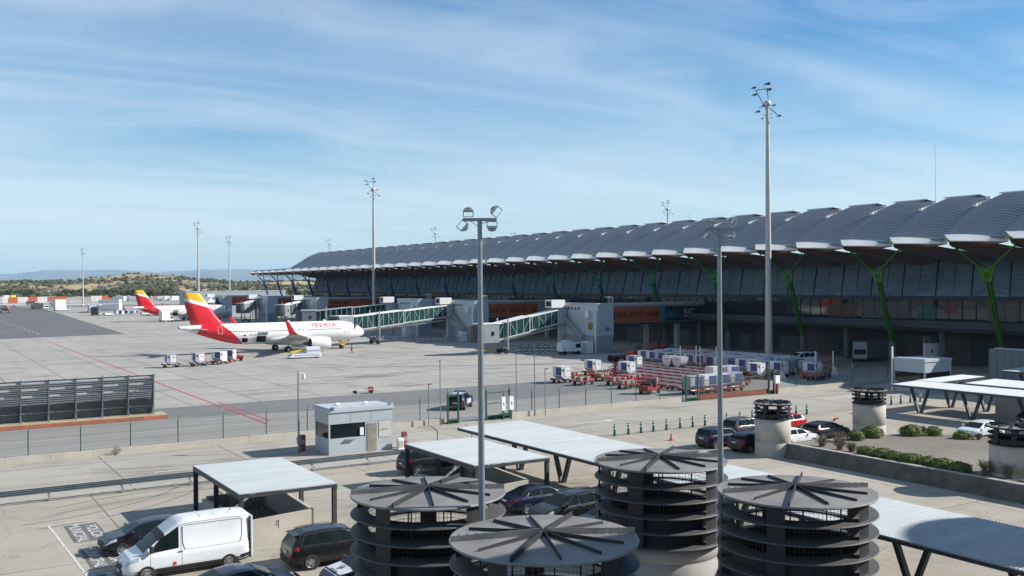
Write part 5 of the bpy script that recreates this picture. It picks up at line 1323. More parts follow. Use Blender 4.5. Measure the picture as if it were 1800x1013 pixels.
def turboprop(label, loc, rz, nose=(.62,.63,.64), fin=(.7,.7,.72), z0=0.0):
    t = thing('turboprop', label, 'aeroplane', loc, rz); AW = mat('aircraft_white', (.76,.76,.75), .3)
    N = mat('prop_body_%d' % int(nose[0]*99), nose, .35, var=.05); ZC = 2.5; st = [(13, .1, -.3), (12.3, .7, -.2), (10.5, 1.2, -.05), (8, 1.38, 0), (-5, 1.38, 0), (-9, 1.0, .3), (-13, .3, 1.0)]
    MB().loft([[(x, r*cos(2*pi*k/20), ZC+dz+r*sin(2*pi*k/20)) for k in range(20)] for x, r, dz in st]).build('fuselage', N, t)
    for s in (1, -1):
        w = MB(); w.loft([[(lerp(xl, xt, k), y, z+h*th) for k, h in ((0, 0), (.3, 1), (1, .05), (.3, -.6))] for xl, xt, y, z, th in ((2.4, -.4, s*.1, 4.1, .25), (2.4, -.2, s*5, 4.1, .22), (1.5, .1, s*13.5, 4.3, .12))], 0, False); w.build('wing', AW, t)
        e = MB(); e.loft([[(x, s*4.1+r*cos(2*pi*k/14), 3.7+r*1.1*sin(2*pi*k/14)) for k in range(14)] for x, r in ((4.9, .2), (4.5, .42), (3, .55), (0, .5), (-1.4, .15))]); eo = e.build('engine_nacelle', AW, t)
        p = MB()
        for k in range(6): a = pi/3*k+.3; p.bar((5.0, s*4.1, 3.7), (5.05, s*4.1+1.95*cos(a), 3.7+1.95*sin(a)), .06, .22, 0, (1, 0, 0), .04, .12)
        p.cyl((4.8, s*4.1, 3.7), (5.4, s*4.1, 3.7), .25, .04, 10); p.build('propeller', STEELD, eo)
        MB().cyl((.4, s*2.0-.25, .42), (.4, s*2.0+.25, .42), .42, .42, 14).build('main_wheel', TYRE, t)
        MB().bar((.4, s*1.9, .5), (.4, s*1.1, 1.5), .2).build('landing_gear_leg', STEELG, t)
        MB().bar((-12.2, s*.1, 7.6), (-12.6, s*3.6, 7.65), .9, .14, 0, (0, 0, 1), .6, .08).build('tailplane', AW, t)
    MB().loft([[(lerp(xl, xt, k), h*.14, z) for k, h in ((0, 0), (.3, 1), (1, .1), (.3, -1))] for xl, xt, z in ((-7.5, -12.8, 3.4), (-10.9, -13.2, 7.65))], 0, False).build('tail_fin', mat('prop_fin_%d' % int(fin[1]*99), fin, .4), t)
    MB().cyl((11, -.15, .3), (11, .15, .3), .3, .3, 12).build('nose_wheel', TYRE, t); MB().bar((11, 0, .3), (10.8, 0, 1.4), .12).build('nose_gear_leg', STEELG, t)
    return t
tow = lambda p: atan2(-p.y, -p.x)
p = G(8, 550); turboprop('propeller airliner with a faded red nose at the left edge, seen nose on', (p.x, p.y, 0), tow(p)+.12, (.42,.10,.09))
p = G(162, 549); turboprop('grey bodied propeller airliner seen nose on under its long white wing', (p.x, p.y, 0), tow(p)-.1, (.30,.34,.38), (.3,.32,.35))
p = G(101, 543); turboprop('propeller airliner mostly hidden behind the white catering truck', (p.x, p.y, 0), tow(p)+.35, (.7,.7,.7))

# ------------------------------------------------------------------ gate houses, link bridges, jet bridges
GH = mat('gatehouse_panel', (.50,.545,.575), .5, .1, var=.06, scale=.6, dirt=.18)
GHD = mat('gatehouse_lower', (.30,.335,.36), .6, .05, var=.1, scale=.6, dirt=.2)
TEAL = mat('teal_glass', (.035,.125,.125), .08, var=.3, scale=.4, spec=.8)
INK = mat('panel_ink', (.015,.012,.012), .6)
def gatehouse(label, v, num=None, sign=False, top=9.1):
    t = thing('gatehouse', label, 'gatehouse', (111, v, 0)); L = 12.6
    MB().box(-1.7, 2.0, 0, L, 3.2, top).build('upper_wall', GH, t); MB().box(-1.65, 1.95, .05, L-.05, 0, 3.19).build('lower_wall', GHD, t)
    rm = MB(); rm.box(-1.8, 2.1, -.1, L+.1, top, top+.18); rm.build('roof_edge', LGREY, t)
    s = MB()
    for q in range(1, 6): s.box(-1.712, -1.701, q*L/6-.02, q*L/6+.02, 3.3, top-.1)
    for z in (5.2, 7.3): s.box(-1.712, -1.701, .1, L-.1, z, z+.03)
    s.build('panel_seams', GHD, t)
    for q in range(5): MB().box(-1.73, -1.70, L*.45+q*1.15, L*.45+q*1.15+.6, 8.0, 8.5).build('vent_grille', STEELD, t)
    la = MB()
    for x in (.9, 1.45): la.bar((x, -.28, 3.6), (x, -.28, top+1.5), .05)
    for i in range(16): la.bar((.9, -.28, 3.8+i*.38), (1.45, -.28, 3.8+i*.38), .035)
    for x in (.7, 1.8): la.bar((x, -.05, top), (x, -.05, top+1.4), .05)
    la.bar((.7, -.05, top+1.4), (1.8, -.05, top+1.4), .05); la.bar((.7, -.05, top+1.4), (.7, 1.4, top+1.4), .05); la.bar((1.8, -.05, top+1.4), (1.8, 1.4, top+1.4), .05); la.build('ladder', WHITEP, t)
    st = MB()    # outside stair on the apron side
    for i in range(9): st.box(-2.55, -1.75, 4.2+i*.62, 4.75+i*.62, 2.2+i*.38, 2.3+i*.38)
    st.bar((-2.6, 4.0, 2.9), (-2.6, 9.8, 6.5), .06, .9); st.build('outside_stair', GHD, t)
    for q in (2.2, ): 
        c = MB(); c.box(-2.4, -1.75, q, q+1.0, 6.6, 7.9); c.build('wall_cabinet', WHITEP, t)
    if num:
        lettering('gate_number', num, .95, mat('gate_ink', (.04,.06,.10), .6), t, lambda a, b_: (-.15+a, -.012, 4.1+b_), .02)
    if sign:
        y = MB().box(-1.78, -1.74, 1.6, 3.0, 4.3, 5.7).build('yellow_sign', mat('warning_yellow', (.50,.33,.03), .5), t)
        m_ = MB()
        for i in range(4): m_.box(-1.80, -1.781, 1.75, 2.85, 4.45+i*.31, 4.6+i*.31)
        m_.build('sign_text_lines', INK, y)
    d = MB().cyl((-1.95, .4, 0), (-1.95, .4, 7.9), .16, .16, 10).build('drain_pipe', WHITEP, t)
    return t
def link_bridge(label, v, panels):
    """covered walkway from the gatehouse to the terminal with lettered panels on the near side"""
    t = thing('link_bridge', label, 'walkway', (113.05, v, 0)); L = 23.1
    MB().box(0, L, 0, 3.4, 5.5, 8.9).build('walls', GHD, t); MB().box(-.0, L, -.25, 3.65, 8.9, 9.25).build('roof', LGREY, t)
    MB().box(0, L, -.15, 3.55, 5.1, 5.5).build('floor_beam', STEELD, t)
    for x in (9, 17): MB().box(x, x+.7, 1.2, 2.2, 0, 5.1).build('support_pillar', CONCG, t)
    for (x0, x1, colr, texts) in panels:
        pn = MB().box(x0, x1, -.06, -.002, 5.6, 8.5).build('advert_panel', colr, t)
        for tx, x, z, size, mm in texts: lettering('panel_lettering', tx, size, mm, pn, lambda a, b_, x=x, z=z: (x+a, -.075, z+b_), .035)
        if colr is SIXT:
            c = MB(); c.prism([(x0+.6, 6.3), (x0+5.2, 6.3), (x0+5.1, 6.9), (x0+3.9, 7.2), (x0+2.9, 7.7), (x0+1.6, 7.6), (x0+.7, 7.1)], -.075, -.062, 'y'); c.build('pale_car_shape', mat('advert_pale_blue', (.03,.11,.18), .4), pn)
            c = MB().box(x0+.02, x0+1.1, -.07, -.0615, 5.65, 8.45).build('light_blue_edge', mat('advert_cyan', (.04,.20,.30), .4), pn)
        if any('LANE' in q[0] or 'FIESTA' in q[0] for q in texts):
            a = MB(); xa = x1-1.7; a.box(xa, xa+1.1, -.08, -.062, 6.98, 7.16)
            a.add([(xa+.55, -.08, 7.68), (xa+.75, -.08, 7.68), (xa+1.4, -.08, 7.07), (xa+1.15, -.08, 7.07)], [(0, 1, 2, 3), (3, 2, 1, 0)]); a.add([(xa+.55, -.08, 6.46), (xa+.75, -.08, 6.46), (xa+1.4, -.08, 7.07), (xa+1.15, -.08, 7.07)], [(0, 1, 2, 3), (3, 2, 1, 0)])
            a.build('arrow', INK, pn)
    return t
SIXT = mat('advert_navy', (.008,.022,.045), .4)
PALE = mat('advert_pale', (.38,.40,.42), .5)
gatehouse('nearest light grey gatehouse block marked 200, with a yellow sign', 144.7, '200', True)
link_bridge('shaded walkway with the FAST LANE and rental adverts, right of the gatehouse marked 200', 144.9, [
    (.05, 11.6, ORANGE, [('LANE', .15, 6.65, 1.35, INK), ('FAST LANE', 4.0, 6.65, 1.35, INK)]),
    (11.7, 22.9, SIXT, [('SiXT', 17.6, 7.0, 1.35, PALE), ('RENT A CAR', 17.65, 6.35, .42, PALE)])])
gatehouse('light grey gatehouse block just left of the SIESTA FIESTA walkway', 191)
link_bridge('shaded walkway with the orange SIESTA FIESTA panel', 191.2, [(.05, 13.5, ORANGE, [('SIESTA', .2, 6.5, 1.45, INK), ('FIESTA', 6.0, 6.5, 1.45, INK)])])
gatehouse('light grey gatehouse block between the two long jet bridges, above the airliner nose', 219.4, None, False, 9.3)
link_bridge('dark walkway behind the gatehouse between the two long jet bridges', 219.6, [])
gatehouse('light grey gatehouse block left of the orange luggage advert', 291)
link_bridge('walkway with the two line orange luggage advert', 291.2, [(.05, 21, ORANGE, [('TE BUSCAN', .3, 7.15, 1.3, INK), ('LA MALETA', .3, 5.8, 1.3, INK), ('CADA', 13.5, 7.15, 1.2, INK), ('LETRA', 13.5, 5.8, 1.2, INK)])])
gatehouse('fifth light grey gatehouse block, above the wing of the nearer airliner', 340)
link_bridge('walkway with a short orange panel behind the small grey jet bridge cab', 340.2, [(.05, 14, ORANGE, [('TUR', 3.0, 6.6, 1.3, INK)])])
gatehouse('small far gatehouse block beside the nose of the distant airliner', 398)
link_bridge('farthest walkway with an orange panel, above the distant airliner nose', 398.2, [(.05, 12, ORANGE, [('O', .6, 6.4, 1.5, INK)])])
t = thing('pier_end_building', 'long low grey block beyond the gatehouses at the far end of the terminal', 'building', (120, 452, 0))
MB().box(-14, 32, -6, 6, 0, 10.6).build('wall', mat('far_grey_panel', (.33,.37,.40), .6, var=.06, scale=.3), t); MB().box(-14.1, 32.1, -6.1, 6.1, 10.6, 10.9).build('roof', LGREY, t)
for k in range(4): MB().bar((-12+k*9, -5, 10.9), (-11.2+k*9, -5, 11.8), .12).build('roof_lamp', STEELD, t)

def jet_bridge(label, rot, cab_, zr, zc, w=2.3, h=2.7, ang=None, long=True, bogie=.80):
    """rot: pivot column, cab_: head, zr / zc: floor levels there"""
    R_ = Vector((rot[0], rot[1], 0)); C_ = Vector((cab_[0], cab_[1], 0)); t = thing('jet_bridge', label, 'jet bridge', tuple(R_))
    d = C_-R_; L = d.length; dr = d.normalized(); nn = Vector((-dr.y, dr.x, 0)); P = lambda s, y, z: tuple(dr*s+nn*y+Vector((0, 0, z)))
    zf = lambda s: lerp(zr, zc, s/L)
    MB().cyl((0, 0, 0), (0, 0, zr), .45, .45, 14).build('pivot_column', LGREY, t)
    c = MB(); c.cyl((0, 0, zr-.2), (0, 0, zr+h+.1), 1.75, 1.75, 20); c.build('pivot_drum', GHD, t)
    MB().box(-.2, 1.6, -1.3, 1.2, zr-.2, zr+h).build('link_vestibule', GHD, t)
    ac = MB(); ac.M = Matrix.Translation((-.3, -.2, zr+h+.25)); ac.box(-2.6, .5, -1.3, 1.0, 0, 1.5); a_ = ac.build('air_conditioning_unit', WHITEP, t)
    g = MB(); g.M = Matrix.Translation((-.3, -.2, zr+h+.25)); g.box(-2.63, -2.601, -1.0, .7, .25, 1.25); g.build('intake_grille', BLACK, a_)
    s0, s1 = 1.4, L-1.2; mid = lerp(s0, s1, .48)
    for (a, b_, ww, hh, zo) in ((s0, mid+.8, w, h, 0), (mid, s1, w+.35, h+.3, -.12)):
        gl = MB()
        for sd_ in (1, -1): gl.add([P(a, sd_*ww/2, zf(a)+zo+.1), P(b_, sd_*ww/2, zf(b_)+zo+.1), P(b_, sd_*ww/2, zf(b_)+zo+hh-.1), P(a, sd_*ww/2, zf(a)+zo+hh-.1)], [(0, 1, 2, 3), (3, 2, 1, 0)])
        gl.build('glazed_side', TEAL, t)
        fr = MB()
        for sd_ in (1, -1):
            y = sd_*(ww/2+.06)
            for z in (.12, hh): fr.bar(P(a, y, zf(a)+zo+z), P(b_, y, zf(b_)+zo+z), .15 if z > 1 else .22, .17)
            n = max(4, int((b_-a)/1.35))
            for i in range(n+1):
                s = lerp(a, b_, i/n); fr.bar(P(s, y, zf(s)+zo), P(s, y, zf(s)+zo+hh), .07 if i % n else .16)
                if i < n and (i % 2 == 0 or long is False): s2 = lerp(a, b_, (i+1)/n); fr.bar(P(s, y, zf(s)+zo+(.2 if i % 4 else hh-.2)), P(s2, y, zf(s2)+zo+(hh-.2 if i % 4 else .2)), .05)
        fr.build('truss_frame', mat('truss_paint', (.58,.61,.60), .45, dirt=.2), t)
        rf = MB(); a4 = [P(a, ww/2, zf(a)+zo+hh), P(b_, ww/2, zf(b_)+zo+hh), P(b_, -ww/2, zf(b_)+zo+hh), P(a, -ww/2, zf(a)+zo+hh)]
        rf.loft([[a4[0], a4[3], tuple(Vector(a4[3])+Vector((0, 0, .14))), tuple(Vector(a4[0])+Vector((0, 0, .14)))], [a4[1], a4[2], tuple(Vector(a4[2])+Vector((0, 0, .14))), tuple(Vector(a4[1])+Vector((0, 0, .14)))]], 0, False); rf.build('tunnel_roof', WHITEP, t)
        fl = MB(); fl.bar(P(a, 0, zf(a)+zo-.1), P(b_, 0, zf(b_)+zo-.1), ww, .24); fl.build('tunnel_floor', GHD, t)
    tr = MB(); tr.bar(P(s0, -.5, zf(s0)-.75), P(lerp(s0, s1, .85), -.5, zf(lerp(s0, s1, .85))-.65), .14); tr.bar(P(s0, .5, zf(s0)-.75), P(lerp(s0, s1, .85), .5, zf(lerp(s0, s1, .85))-.65), .14); tr.build('cable_trough', WHITEP, t)
    # head
    Mx = Matrix.Translation(tuple(d)+tuple()) @ Matrix.Rotation(atan2(dr.y, dr.x), 4, 'Z') @ Matrix.Translation((0, 0, zc-.25))
    b1 = MB(); b1.M = Mx; b1.prism([(-1.6, -1.7), (.9, -1.7), (2.2, -.9), (2.2, 1.6), (-1.6, 1.6)], 0, h+.75, 'z'); b1.build('cab', mat('cab_grey', (.24,.27,.29), .5, .1, dirt=.2), t)
    b2 = MB(); b2.M = Mx; b2.box(-1.7, 2.3, -1.8, 1.7, h+.75, h+.9); b2.build('cab_roof', WHITEP, t)
    b3 = MB(); b3.M = Mx; b3.box(-.4, .2, 1.61, 1.64, 1.3, 2.1); b3.box(-.5, .1, -1.74, -1.71, 1.3, 2.1); b3.build('cab_window', DGLASS, t)
    b4 = MB(); b4.M = Mx; b4.lathe([(.2, .1), (1.6, .1), (1.75, 1.2), (1.6, h+.6), (.2, h+.6)], 8, 0, (2.0, 0), -pi/2, pi/2, False); b4.build('folding_hood', STEELD, t)
    # wheel bogie and lift columns
    sb = L*bogie; bg_ = MB()
    for sd_ in (1, -1): bg_.bar(P(sb, sd_*1.75, .9), P(sb, sd_*1.75, zf(sb)+h+.9), .22)
    bg_.bar(P(sb, -1.75, 1.0), P(sb, 1.75, 1.0), .4, .45); bg_.bar(P(sb, -1.2, .7), P(sb, 1.2, .7), .5, .4); bg_.build('lift_frame', GHD, t)
    for sd_ in (1, -1):
        a, b_ = Vector(P(sb, sd_*1.2-.2, .48)), Vector(P(sb, sd_*1.2+.2, .48)); MB().cyl(a, b_, .48, .48, 16).build('bogie_wheel', TYRE, t)
    eq = MB()
    for i in range(6): p = Vector(P(sb+.7-i*.35, random.uniform(-.9, .9), random.uniform(.5, 1.4))); eq.bbox(tuple(p), (.5, .5, .4), 0, i)
    eq.build('drive_equipment', BLACK, t)
    hs = MB(); hs.tube([P(L-.5, -1.0, zc-.3), P(L+.2, -1.2, 1.0), P(L-.9, -1.3, .55), P(L-2.2, -1.2, .9), P(L-2.6, -1.0, zc-.4)], .16); hs.build('yellow_air_hose', YELLOW, t)
    return t
jet_bridge('nearest glazed jet bridge with a grey cab and a yellow hose hanging below', (108.5, 156), (91.4, 155), 5.45, 2.45)
jet_bridge('long white framed jet bridge docked at the nose of the nearer airliner', (108.5, 202.3), (79.2, 195.2), 5.5, 3.2, bogie=.72)
jet_bridge('long glazed jet bridge reaching left above the airliner, behind the docked one', (108.0, 233), (88.2, 240), 5.5, 3.4)
jet_bridge('short jet bridge with a pale square cab left of the luggage advert', (108.5, 303), (99.6, 294.5), 5.5, 3.8, long=False)
jet_bridge('small far jet bridge whose pale cab faces the camera', (108.3, 351), (102.2, 345.5), 5.5, 3.6, long=False)
jet_bridge('farthest jet bridge, at the nose of the distant airliner', (108.3, 409), (102.5, 392), 5.5, 3.2, long=False)

# ------------------------------------------------------------------ flood masts
MASTM = mat('mast_concrete', (.50,.49,.46), .6, .1, var=.07, scale=.5, dirt=.15)
def mast(label, loc, h=46, detail=True, group='tall apron light masts', rz=0.0):
    t = thing('light_mast', label, 'light mast', loc, rz, group)
    MB().cyl((0, 0, 0), (0, 0, 42.6), .62, .27, 18).build('shaft', MASTM, t)
    h0 = h; HS = Matrix.Translation((0, 0, 44.6)) @ Matrix.Scale(.72, 4) @ Matrix.Translation((0, 0, -h))
    c = MB(); c.M = HS; c.lathe([(.3, h-3.4), (.8, h-3.1), (.85, h-2.5), (.6, h-2.1), (.2, h-1.9)], 14); c.build('hoist_drum', mat('mast_drum', (.55,.55,.53), .4, .3), t)
    a = MB(); a.M = HS; a.bar((0, 0, h-4.5), (-2.6, 0, h+.3), .14); a.bar((-2.9, 0, h+.4), (1.0, 0, h+.9), .14); a.bar((.2, 0, h-1.5), (-.1, 0, h+.9), .14); a.bar((.3, 0, h-3.5), (2.4, 0, h-5.3), .14); a.bar((-1.9, 0, h-3.6), (.4, 0, h-3.1), .12); a.bar((-1.0, 0, h-5.4), (.9, 0, h-5.0), .12)
    for x, z in ((-2.0, h+.4), (-.6, h+.8)): a.bar((x, 0, z), (x, 0, z+1.5), .04)
    a.build('lamp_frame', STEELD, t)
    for x, y, z, s in ((-3.1, 0, h+1.0, 1), (-2.9, 0, h-.6, 1), (.1, 0, h+1.9, 1.2), (.5, .3, h+.6, 1), (-2.2, 0, h-4.5, 1), (2.7, 0, h-5.5, .9), (-1.2, 0, h-6.1, .6), (1.5, .2, h-3.0, .8), (.9, 0, h-6.0, .4), (-.9, .5, h-3.0, .7)):
        f = MB(); f.prism([(-.75*s, -.12*s), (.35*s, -.2*s), (.5*s, .1*s), (.2*s, .28*s)], y-.35*s, y+.35*s, 'y'); f.M = None
        f.v = [tuple(HS @ Vector((vx+x, vy, vz+z))) for vx, vy, vz in f.v]; f.build('floodlight', STEELD, t)
    return t
mrot = radians(-32)
for x, y, l in ((121.2, 113.6, 'nearest and tallest looking light mast in front of the terminal glass wall'), (122.4, 276.5, 'light mast rising beside the third gatehouse, left of the lamp post'), (125.5, 502, 'light mast rising behind the distant airliner'), (126, 888, 'far light mast at the left, above the red and white barrier'),
                (179, 636, 'thin far light mast just left of the canopy end'), (258, 295, 'light mast showing above the terminal roof right of centre'), (257, 494, 'light mast head showing above the roof left of the lamp post'), (253, 648, 'far light mast head above the low end of the roof'), (325, 517, 'small light mast head peeping over the roof near its middle')):
    mast(l, (x, y, 0), 46, rz=mrot)
for x, y, h, l in ((205, 140, 45, 'very thin antenna above the roof at the right edge'), (190, 208, 34, 'very thin antenna above the roof behind the right lamp post')):
    t = thing('antenna', l, 'antenna', (x, y, 0)); MB().cyl((0, 0, 0), (0, 0, h), .09, .03, 8).build('rod', STEELG, t); MB().cyl((0, 0, 0), (0, 0, 18), .25, .2, 8).build('base_tube', STEELG, t)

# ------------------------------------------------------------------ containers, dollies and the yard
WPAN = mat('container_white', (.66,.67,.66), .4, .2, var=.07, scale=1.5, dirt=.18)
def uld_proto():
    t = thing('cargo_container', 'proto', 'baggage container', (0, 0, -50)); H0 = .58
    b = MB(); b.prism([(-.78, H0+.42), (-.36, H0), (.78, H0), (.78, H0+1.6), (-.78, H0+1.6)], -1.0, 1.0, 'y'); b.build('shell', WPAN, t)
    c = MB(); c.box(-.22, .66, -1.02, -1.001, H0+.35, H0+1.40); c.build('side_panel', WHITEP, t)
    c = MB(); c.box(0, .5, -1.03, -1.021, H0+1.0, H0+1.1); c.build('airline_mark', RED, t)
    c = MB(); c.box(-.802, -.781, -.92, .25, H0+.50, H0+1.5); c.build('curtain', BLUEP, t)
    c = MB(); c.box(.7811, .80, -.9, .9, H0+.5, H0+1.45); c.build('white_panel', WHITEP, t)
    s = MB()
    for x in (-.34, .74): s.box(x-.02, x+.02, -1.03, -1.021, H0, H0+1.6)
    s.build('corner_rail', STEELG, t)
    w = MB(); w.box(-.66, -.42, -1.02, -1.001, H0+1.0, H0+1.3); w.build('label_mark', STEELD, t)
    return t
def dolly_proto(label='proto'):
    t = thing('baggage_dolly', label, 'dolly', (0, 0, -50)); f = MB()
    for y in (-.8, .8): f.box(-1.35, 1.35, y-.05, y+.05, .40, .52)
    for x in (-1.3, -.65, 0, .65, 1.3): f.box(x-.05, x+.05, -.75, .75, .42, .52)
    for x in (-1.3, 1.3): f.box(x-.04, x+.04, -.8, .8, .52, .66)
    f.build('frame', DKRED, t)
    r = MB()
    for i in range(11): x = -1.15+i*.23; r.cyl((x, -.7, .54), (x, .7, .54), .035, .035, 6)
    r.build('rollers', mat('roller_steel', (.50,.47,.45), .4, .5, var=.1), t)
    for x in (-.9, .9):
        for y in (-.62, .62): MB().cyl((x, y-.07, .2), (x, y+.07, .2), .2, .2, 10).build('wheel', TYRE, t)
    MB().bar((1.35, 0, .4), (2.0, 0, .25), .06).build('drawbar', RED, t)
    s = MB()
    for x in (-.8, 0, .8): s.box(x-.12, x+.12, -.86, -.851, .42, .5)
    s.build('white_mark', WHITEP, t)
    return t
UP = uld_proto(); DP = dolly_proto(); upr = proto(UP); dpr = proto(DP)
for c in kids(DP):
    pass
used = {'u': False, 'd': False}
rnd2 = random.Random(77); SHELLS = [mat('container_lilac', (.42,.41,.50), .5, dirt=.3), mat('container_dull', (.44,.46,.46), .5, .2, dirt=.45), mat('container_grey', (.33,.35,.36), .5, .3, dirt=.4)]
def uld(u, v, rz, label, group=None, dolly=True, z=0.0, dlabel=None):
    if dolly:
        dly(u, v, rz, dlabel or 'red dolly carrying one of the white and blue baggage containers', 'dollies under the baggage containers')
    if not used['u']:
        used['u'] = True; UP.location = (u, v, z); UP.rotation_euler = (0, 0, rz); UP['label'] = label
        if group: UP['group'] = group
        return UP
    o = dup(upr, (u, v, z), rz+rnd2.uniform(-.03, .03), label, group)
    if rnd2.random() < .45:
        m_ = rnd2.choice(SHELLS)
        for c in [k for k in COL.objects[-12:] if k.parent == o and k.name.startswith('shell')]: c.material_slots[0].link = 'OBJECT'; c.material_slots[0].material = m_
    return o
def dly(u, v, rz, label, group):
    if not used['d']:
        used['d'] = True; DP.location = (u, v, 0); DP.rotation_euler = (0, 0, rz); DP['label'] = label; DP['group'] = group; return DP
    return dup(dpr, (u, v, 0), rz, label, group)
rnd = random.Random(11)
def px_of(u, v, z=0):
    q = CM.to_3x3().inverted() @ Vector((u, v, z-CAMH)); return 900+FPX*q.x/-q.z, 506.5-FPX*q.y/-q.z
# empty dollies packed in the yard
v = 88.6
while v < 121:
    u = 79.5
    while u < 99:
        x, y = px_of(u, v)
        if 1090 < x < 1300 and u > 78+max(0, (v-92))*.28: dly(u+rnd.uniform(-.08, .08), v+rnd.uniform(-.06, .06), rnd.uniform(-.02, .02), 'empty dark red baggage dolly with steel rollers in the packed yard rows', 'empty baggage dollies packed in the yard')
        u += 3.15
    v += 1.95
# rows of containers behind them
for r, (u0, va, vb) in enumerate(((101.2, 93.0, 122.5), (104.1, 94.5, 121), (107.0, 95.5, 122), (110.0, 97, 118))):
    v = va
    while v < vb:
        if rnd.random() > .04: uld(u0, v, 0 if r % 2 == 0 else pi, ['container in the front row of the big block of white and navy containers', 'container in the second row of the big block, mostly roof visible', 'container in the third row of the big block, only its roof showing', 'container in the rearmost row of the big block of containers'][r], ['front row of stored containers', 'second row of stored containers', 'third row of stored containers', 'rear row of stored containers'][r])
        v += 2.18
for u, v, rz, l in ((72.9, 104.4, 0, 'leftmost baggage container of the yard, navy curtain on its dolly'), (82.6, 110.6, 0, 'baggage container standing alone behind the leftmost one'), (84.4, 105.2, 0, 'bright blue curtained container at the left end of the empty dollies'), (92.4, 113.4, 0, 'container standing behind the rows of empty dollies'),
                    (97.2, 93.4, 0, 'white container right of the lamp post in front of the big block'), (103.5, 89.2, .1, 'white container between the red and white barriers'), (106.0, 91.6, .0, 'white container behind the pink barrier on the right'),
                    (88.6, 92.3, pi/2, 'pale lilac container between the empty dollies and the fence'), (91.0, 92.2, pi/2, 'pale container right beside the lilac one'),
                    (77.6, 84.6, pi/2, 'first container behind the brown sliding gate from the left'), (79.9, 84.7, pi/2, 'second container behind the brown sliding gate from the left'), (82.2, 84.9, pi/2, 'third container behind the brown sliding gate, crossed by the lamp post'), (84.5, 85.1, pi/2, 'last container at the right end of the brown sliding gate')):
    uld(u, v, rz, l, None, True, 0, 'dark red dolly under the '+' '.join(l.split()[:6]).rstrip(','))
def half_round(u, v, l):
    t = thing('silver_container', l, 'baggage container', (u, v, 0)); b = MB(); n = 10
    pts = [(-.95, .62+1.5)]+[(-.95*cos(pi*i/n)*1.0, .62+1.0-1.0*sin(pi*i/n)**.8) for i in range(n+1)]+[(.95, .62+1.5)]
    b.M = Matrix.Rotation(pi/2, 4, 'Z'); b.prism(pts, -.75, .75, 'y'); b.build('shell', mat('silver_shell', (.56,.55,.60), .35, .3, var=.06, scale=1), t)
    MB().box(.752, .765, -.4, .5, 1.65, 1.8).build('script_mark', RED, t)
    q = MB(); q.box(-.765, -.752, -.4, .5, 1.6, 1.75); q.build('pink_script_mark', mat('pink_script', (.5,.12,.25), .5), t)
    return t
half_round(96.9, 110.4, 'left one of two silver containers with rounded undersides'); half_round(97.0, 108.3, 'right one of two silver containers with rounded undersides')
# open baggage carts and odd dollies on the left of the yard
def open_cart(u, v, rz, l):
    t = thing('baggage_cart', l, 'cart', (u, v, 0), rz); MB().box(-1.4, 1.4, -.75, .75, .5, .6).build('deck', DKRED, t)
    s = MB()
    for x in (-1.4, 1.4):
        for y in (-.7, 0, .7): s.bar((x, y, .6), (x, y, 1.35), .05)
        s.bar((x, -.7, 1.35), (x, .7, 1.35), .05); s.bar((x, -.7, 1.0), (x, .7, 1.0), .04)
    s.build('end_rails', RED, t)
    for x in (-1, 1):
        for y in (-.6, .6): MB().cyl((x, y-.08, .24), (x, y+.08, .24), .24, .24, 12).build('wheel', TYRE, t)
    b = MB(); rr = random.Random(int(u*7))
    for i in range(5): b.bbox((-1.0+i*.45, rr.uniform(-.3, .3), .85), (.42, rr.uniform(.6, 1), rr.uniform(.3, .5)), 0, rr.uniform(-.3, .3), .05)
    b.build('covered_load', mat('grey_cover', (.30,.29,.27), .8, var=.2), t); MB().bar((1.4, 0, .45), (2.1, 0, .3), .06).build('drawbar', RED, t); return t
for u, v, rz, l in ((73.6, 100.6, .2, 'open red baggage cart in front of the leftmost container'), (79.0, 103.5, .4, 'open cart with grey covers left of the dolly rows'), (81.2, 107.0, -.3, 'open red cart between the first two containers'), (77.0, 98.0, .1, 'open red cart with covers beside the small red tractor'), (80.4, 99.2, .3, 'open red cart nearest the empty dollies on the left'), (76.3, 107.3, .1, 'open cart farthest left behind the leftmost container'), (75.5, 93.8, .1, 'open red cart just behind the service road edge'), (79.6, 94.4, 0, 'second open red cart behind the service road edge'), (102, 87.4, .3, 'open red cart carrying the white barrier'), (105.2, 89.0, .3, 'open red cart near the pink barriers'), (110.6, 93.4, .4, 'pile of empty red cart frames beside the passenger van')):
    open_cart(u, v, rz, l)
# small red tractor
def tractor(u, v, rz, l, col=RED, cat='tractor'):
    t = thing('baggage_tractor', l, cat, (u, v, 0), rz); b = MB(); b.prism([(-1.5, .35), (1.4, .35), (1.45, .85), (.35, 1.0), (.3, .75), (-.4, .75), (-.5, .95), (-1.5, .95)], -.62, .62, 'y'); b.build('body', col, t)
    c = MB()
    for x in (-.9, .45):
        for y in (-.55, .55): c.bar((x, y, .9), (x+(.12 if x < 0 else -.1), y, 1.85), .06)
    c.build('cab_posts', STEELD, t); MB().bbox((-.25, 0, 1.9), (1.6, 1.25, .08), 0, 0, .08).build('cab_roof', col, t); MB().bbox((-.3, 0, .95), (.5, .9, .5)).build('seat', BLACK, t)
    MB().bbox((.42, 0, 1.4), (.03, 1.0, .7)).build('windscreen', TEAL, t)
    for x in (-1, 1):
        for y in (-.6, .6): MB().cyl((x, y-.1, .3), (x, y+.1, .3), .3, .3, 14).build('wheel', TYRE, t)
    return t
tractor(74.2, 88.2, .35, 'small red roofed baggage tractor in front of the empty dollies', DKRED)
tractor(48.3, 168.6, -.3, 'red baggage tractor at the far end of the container train')
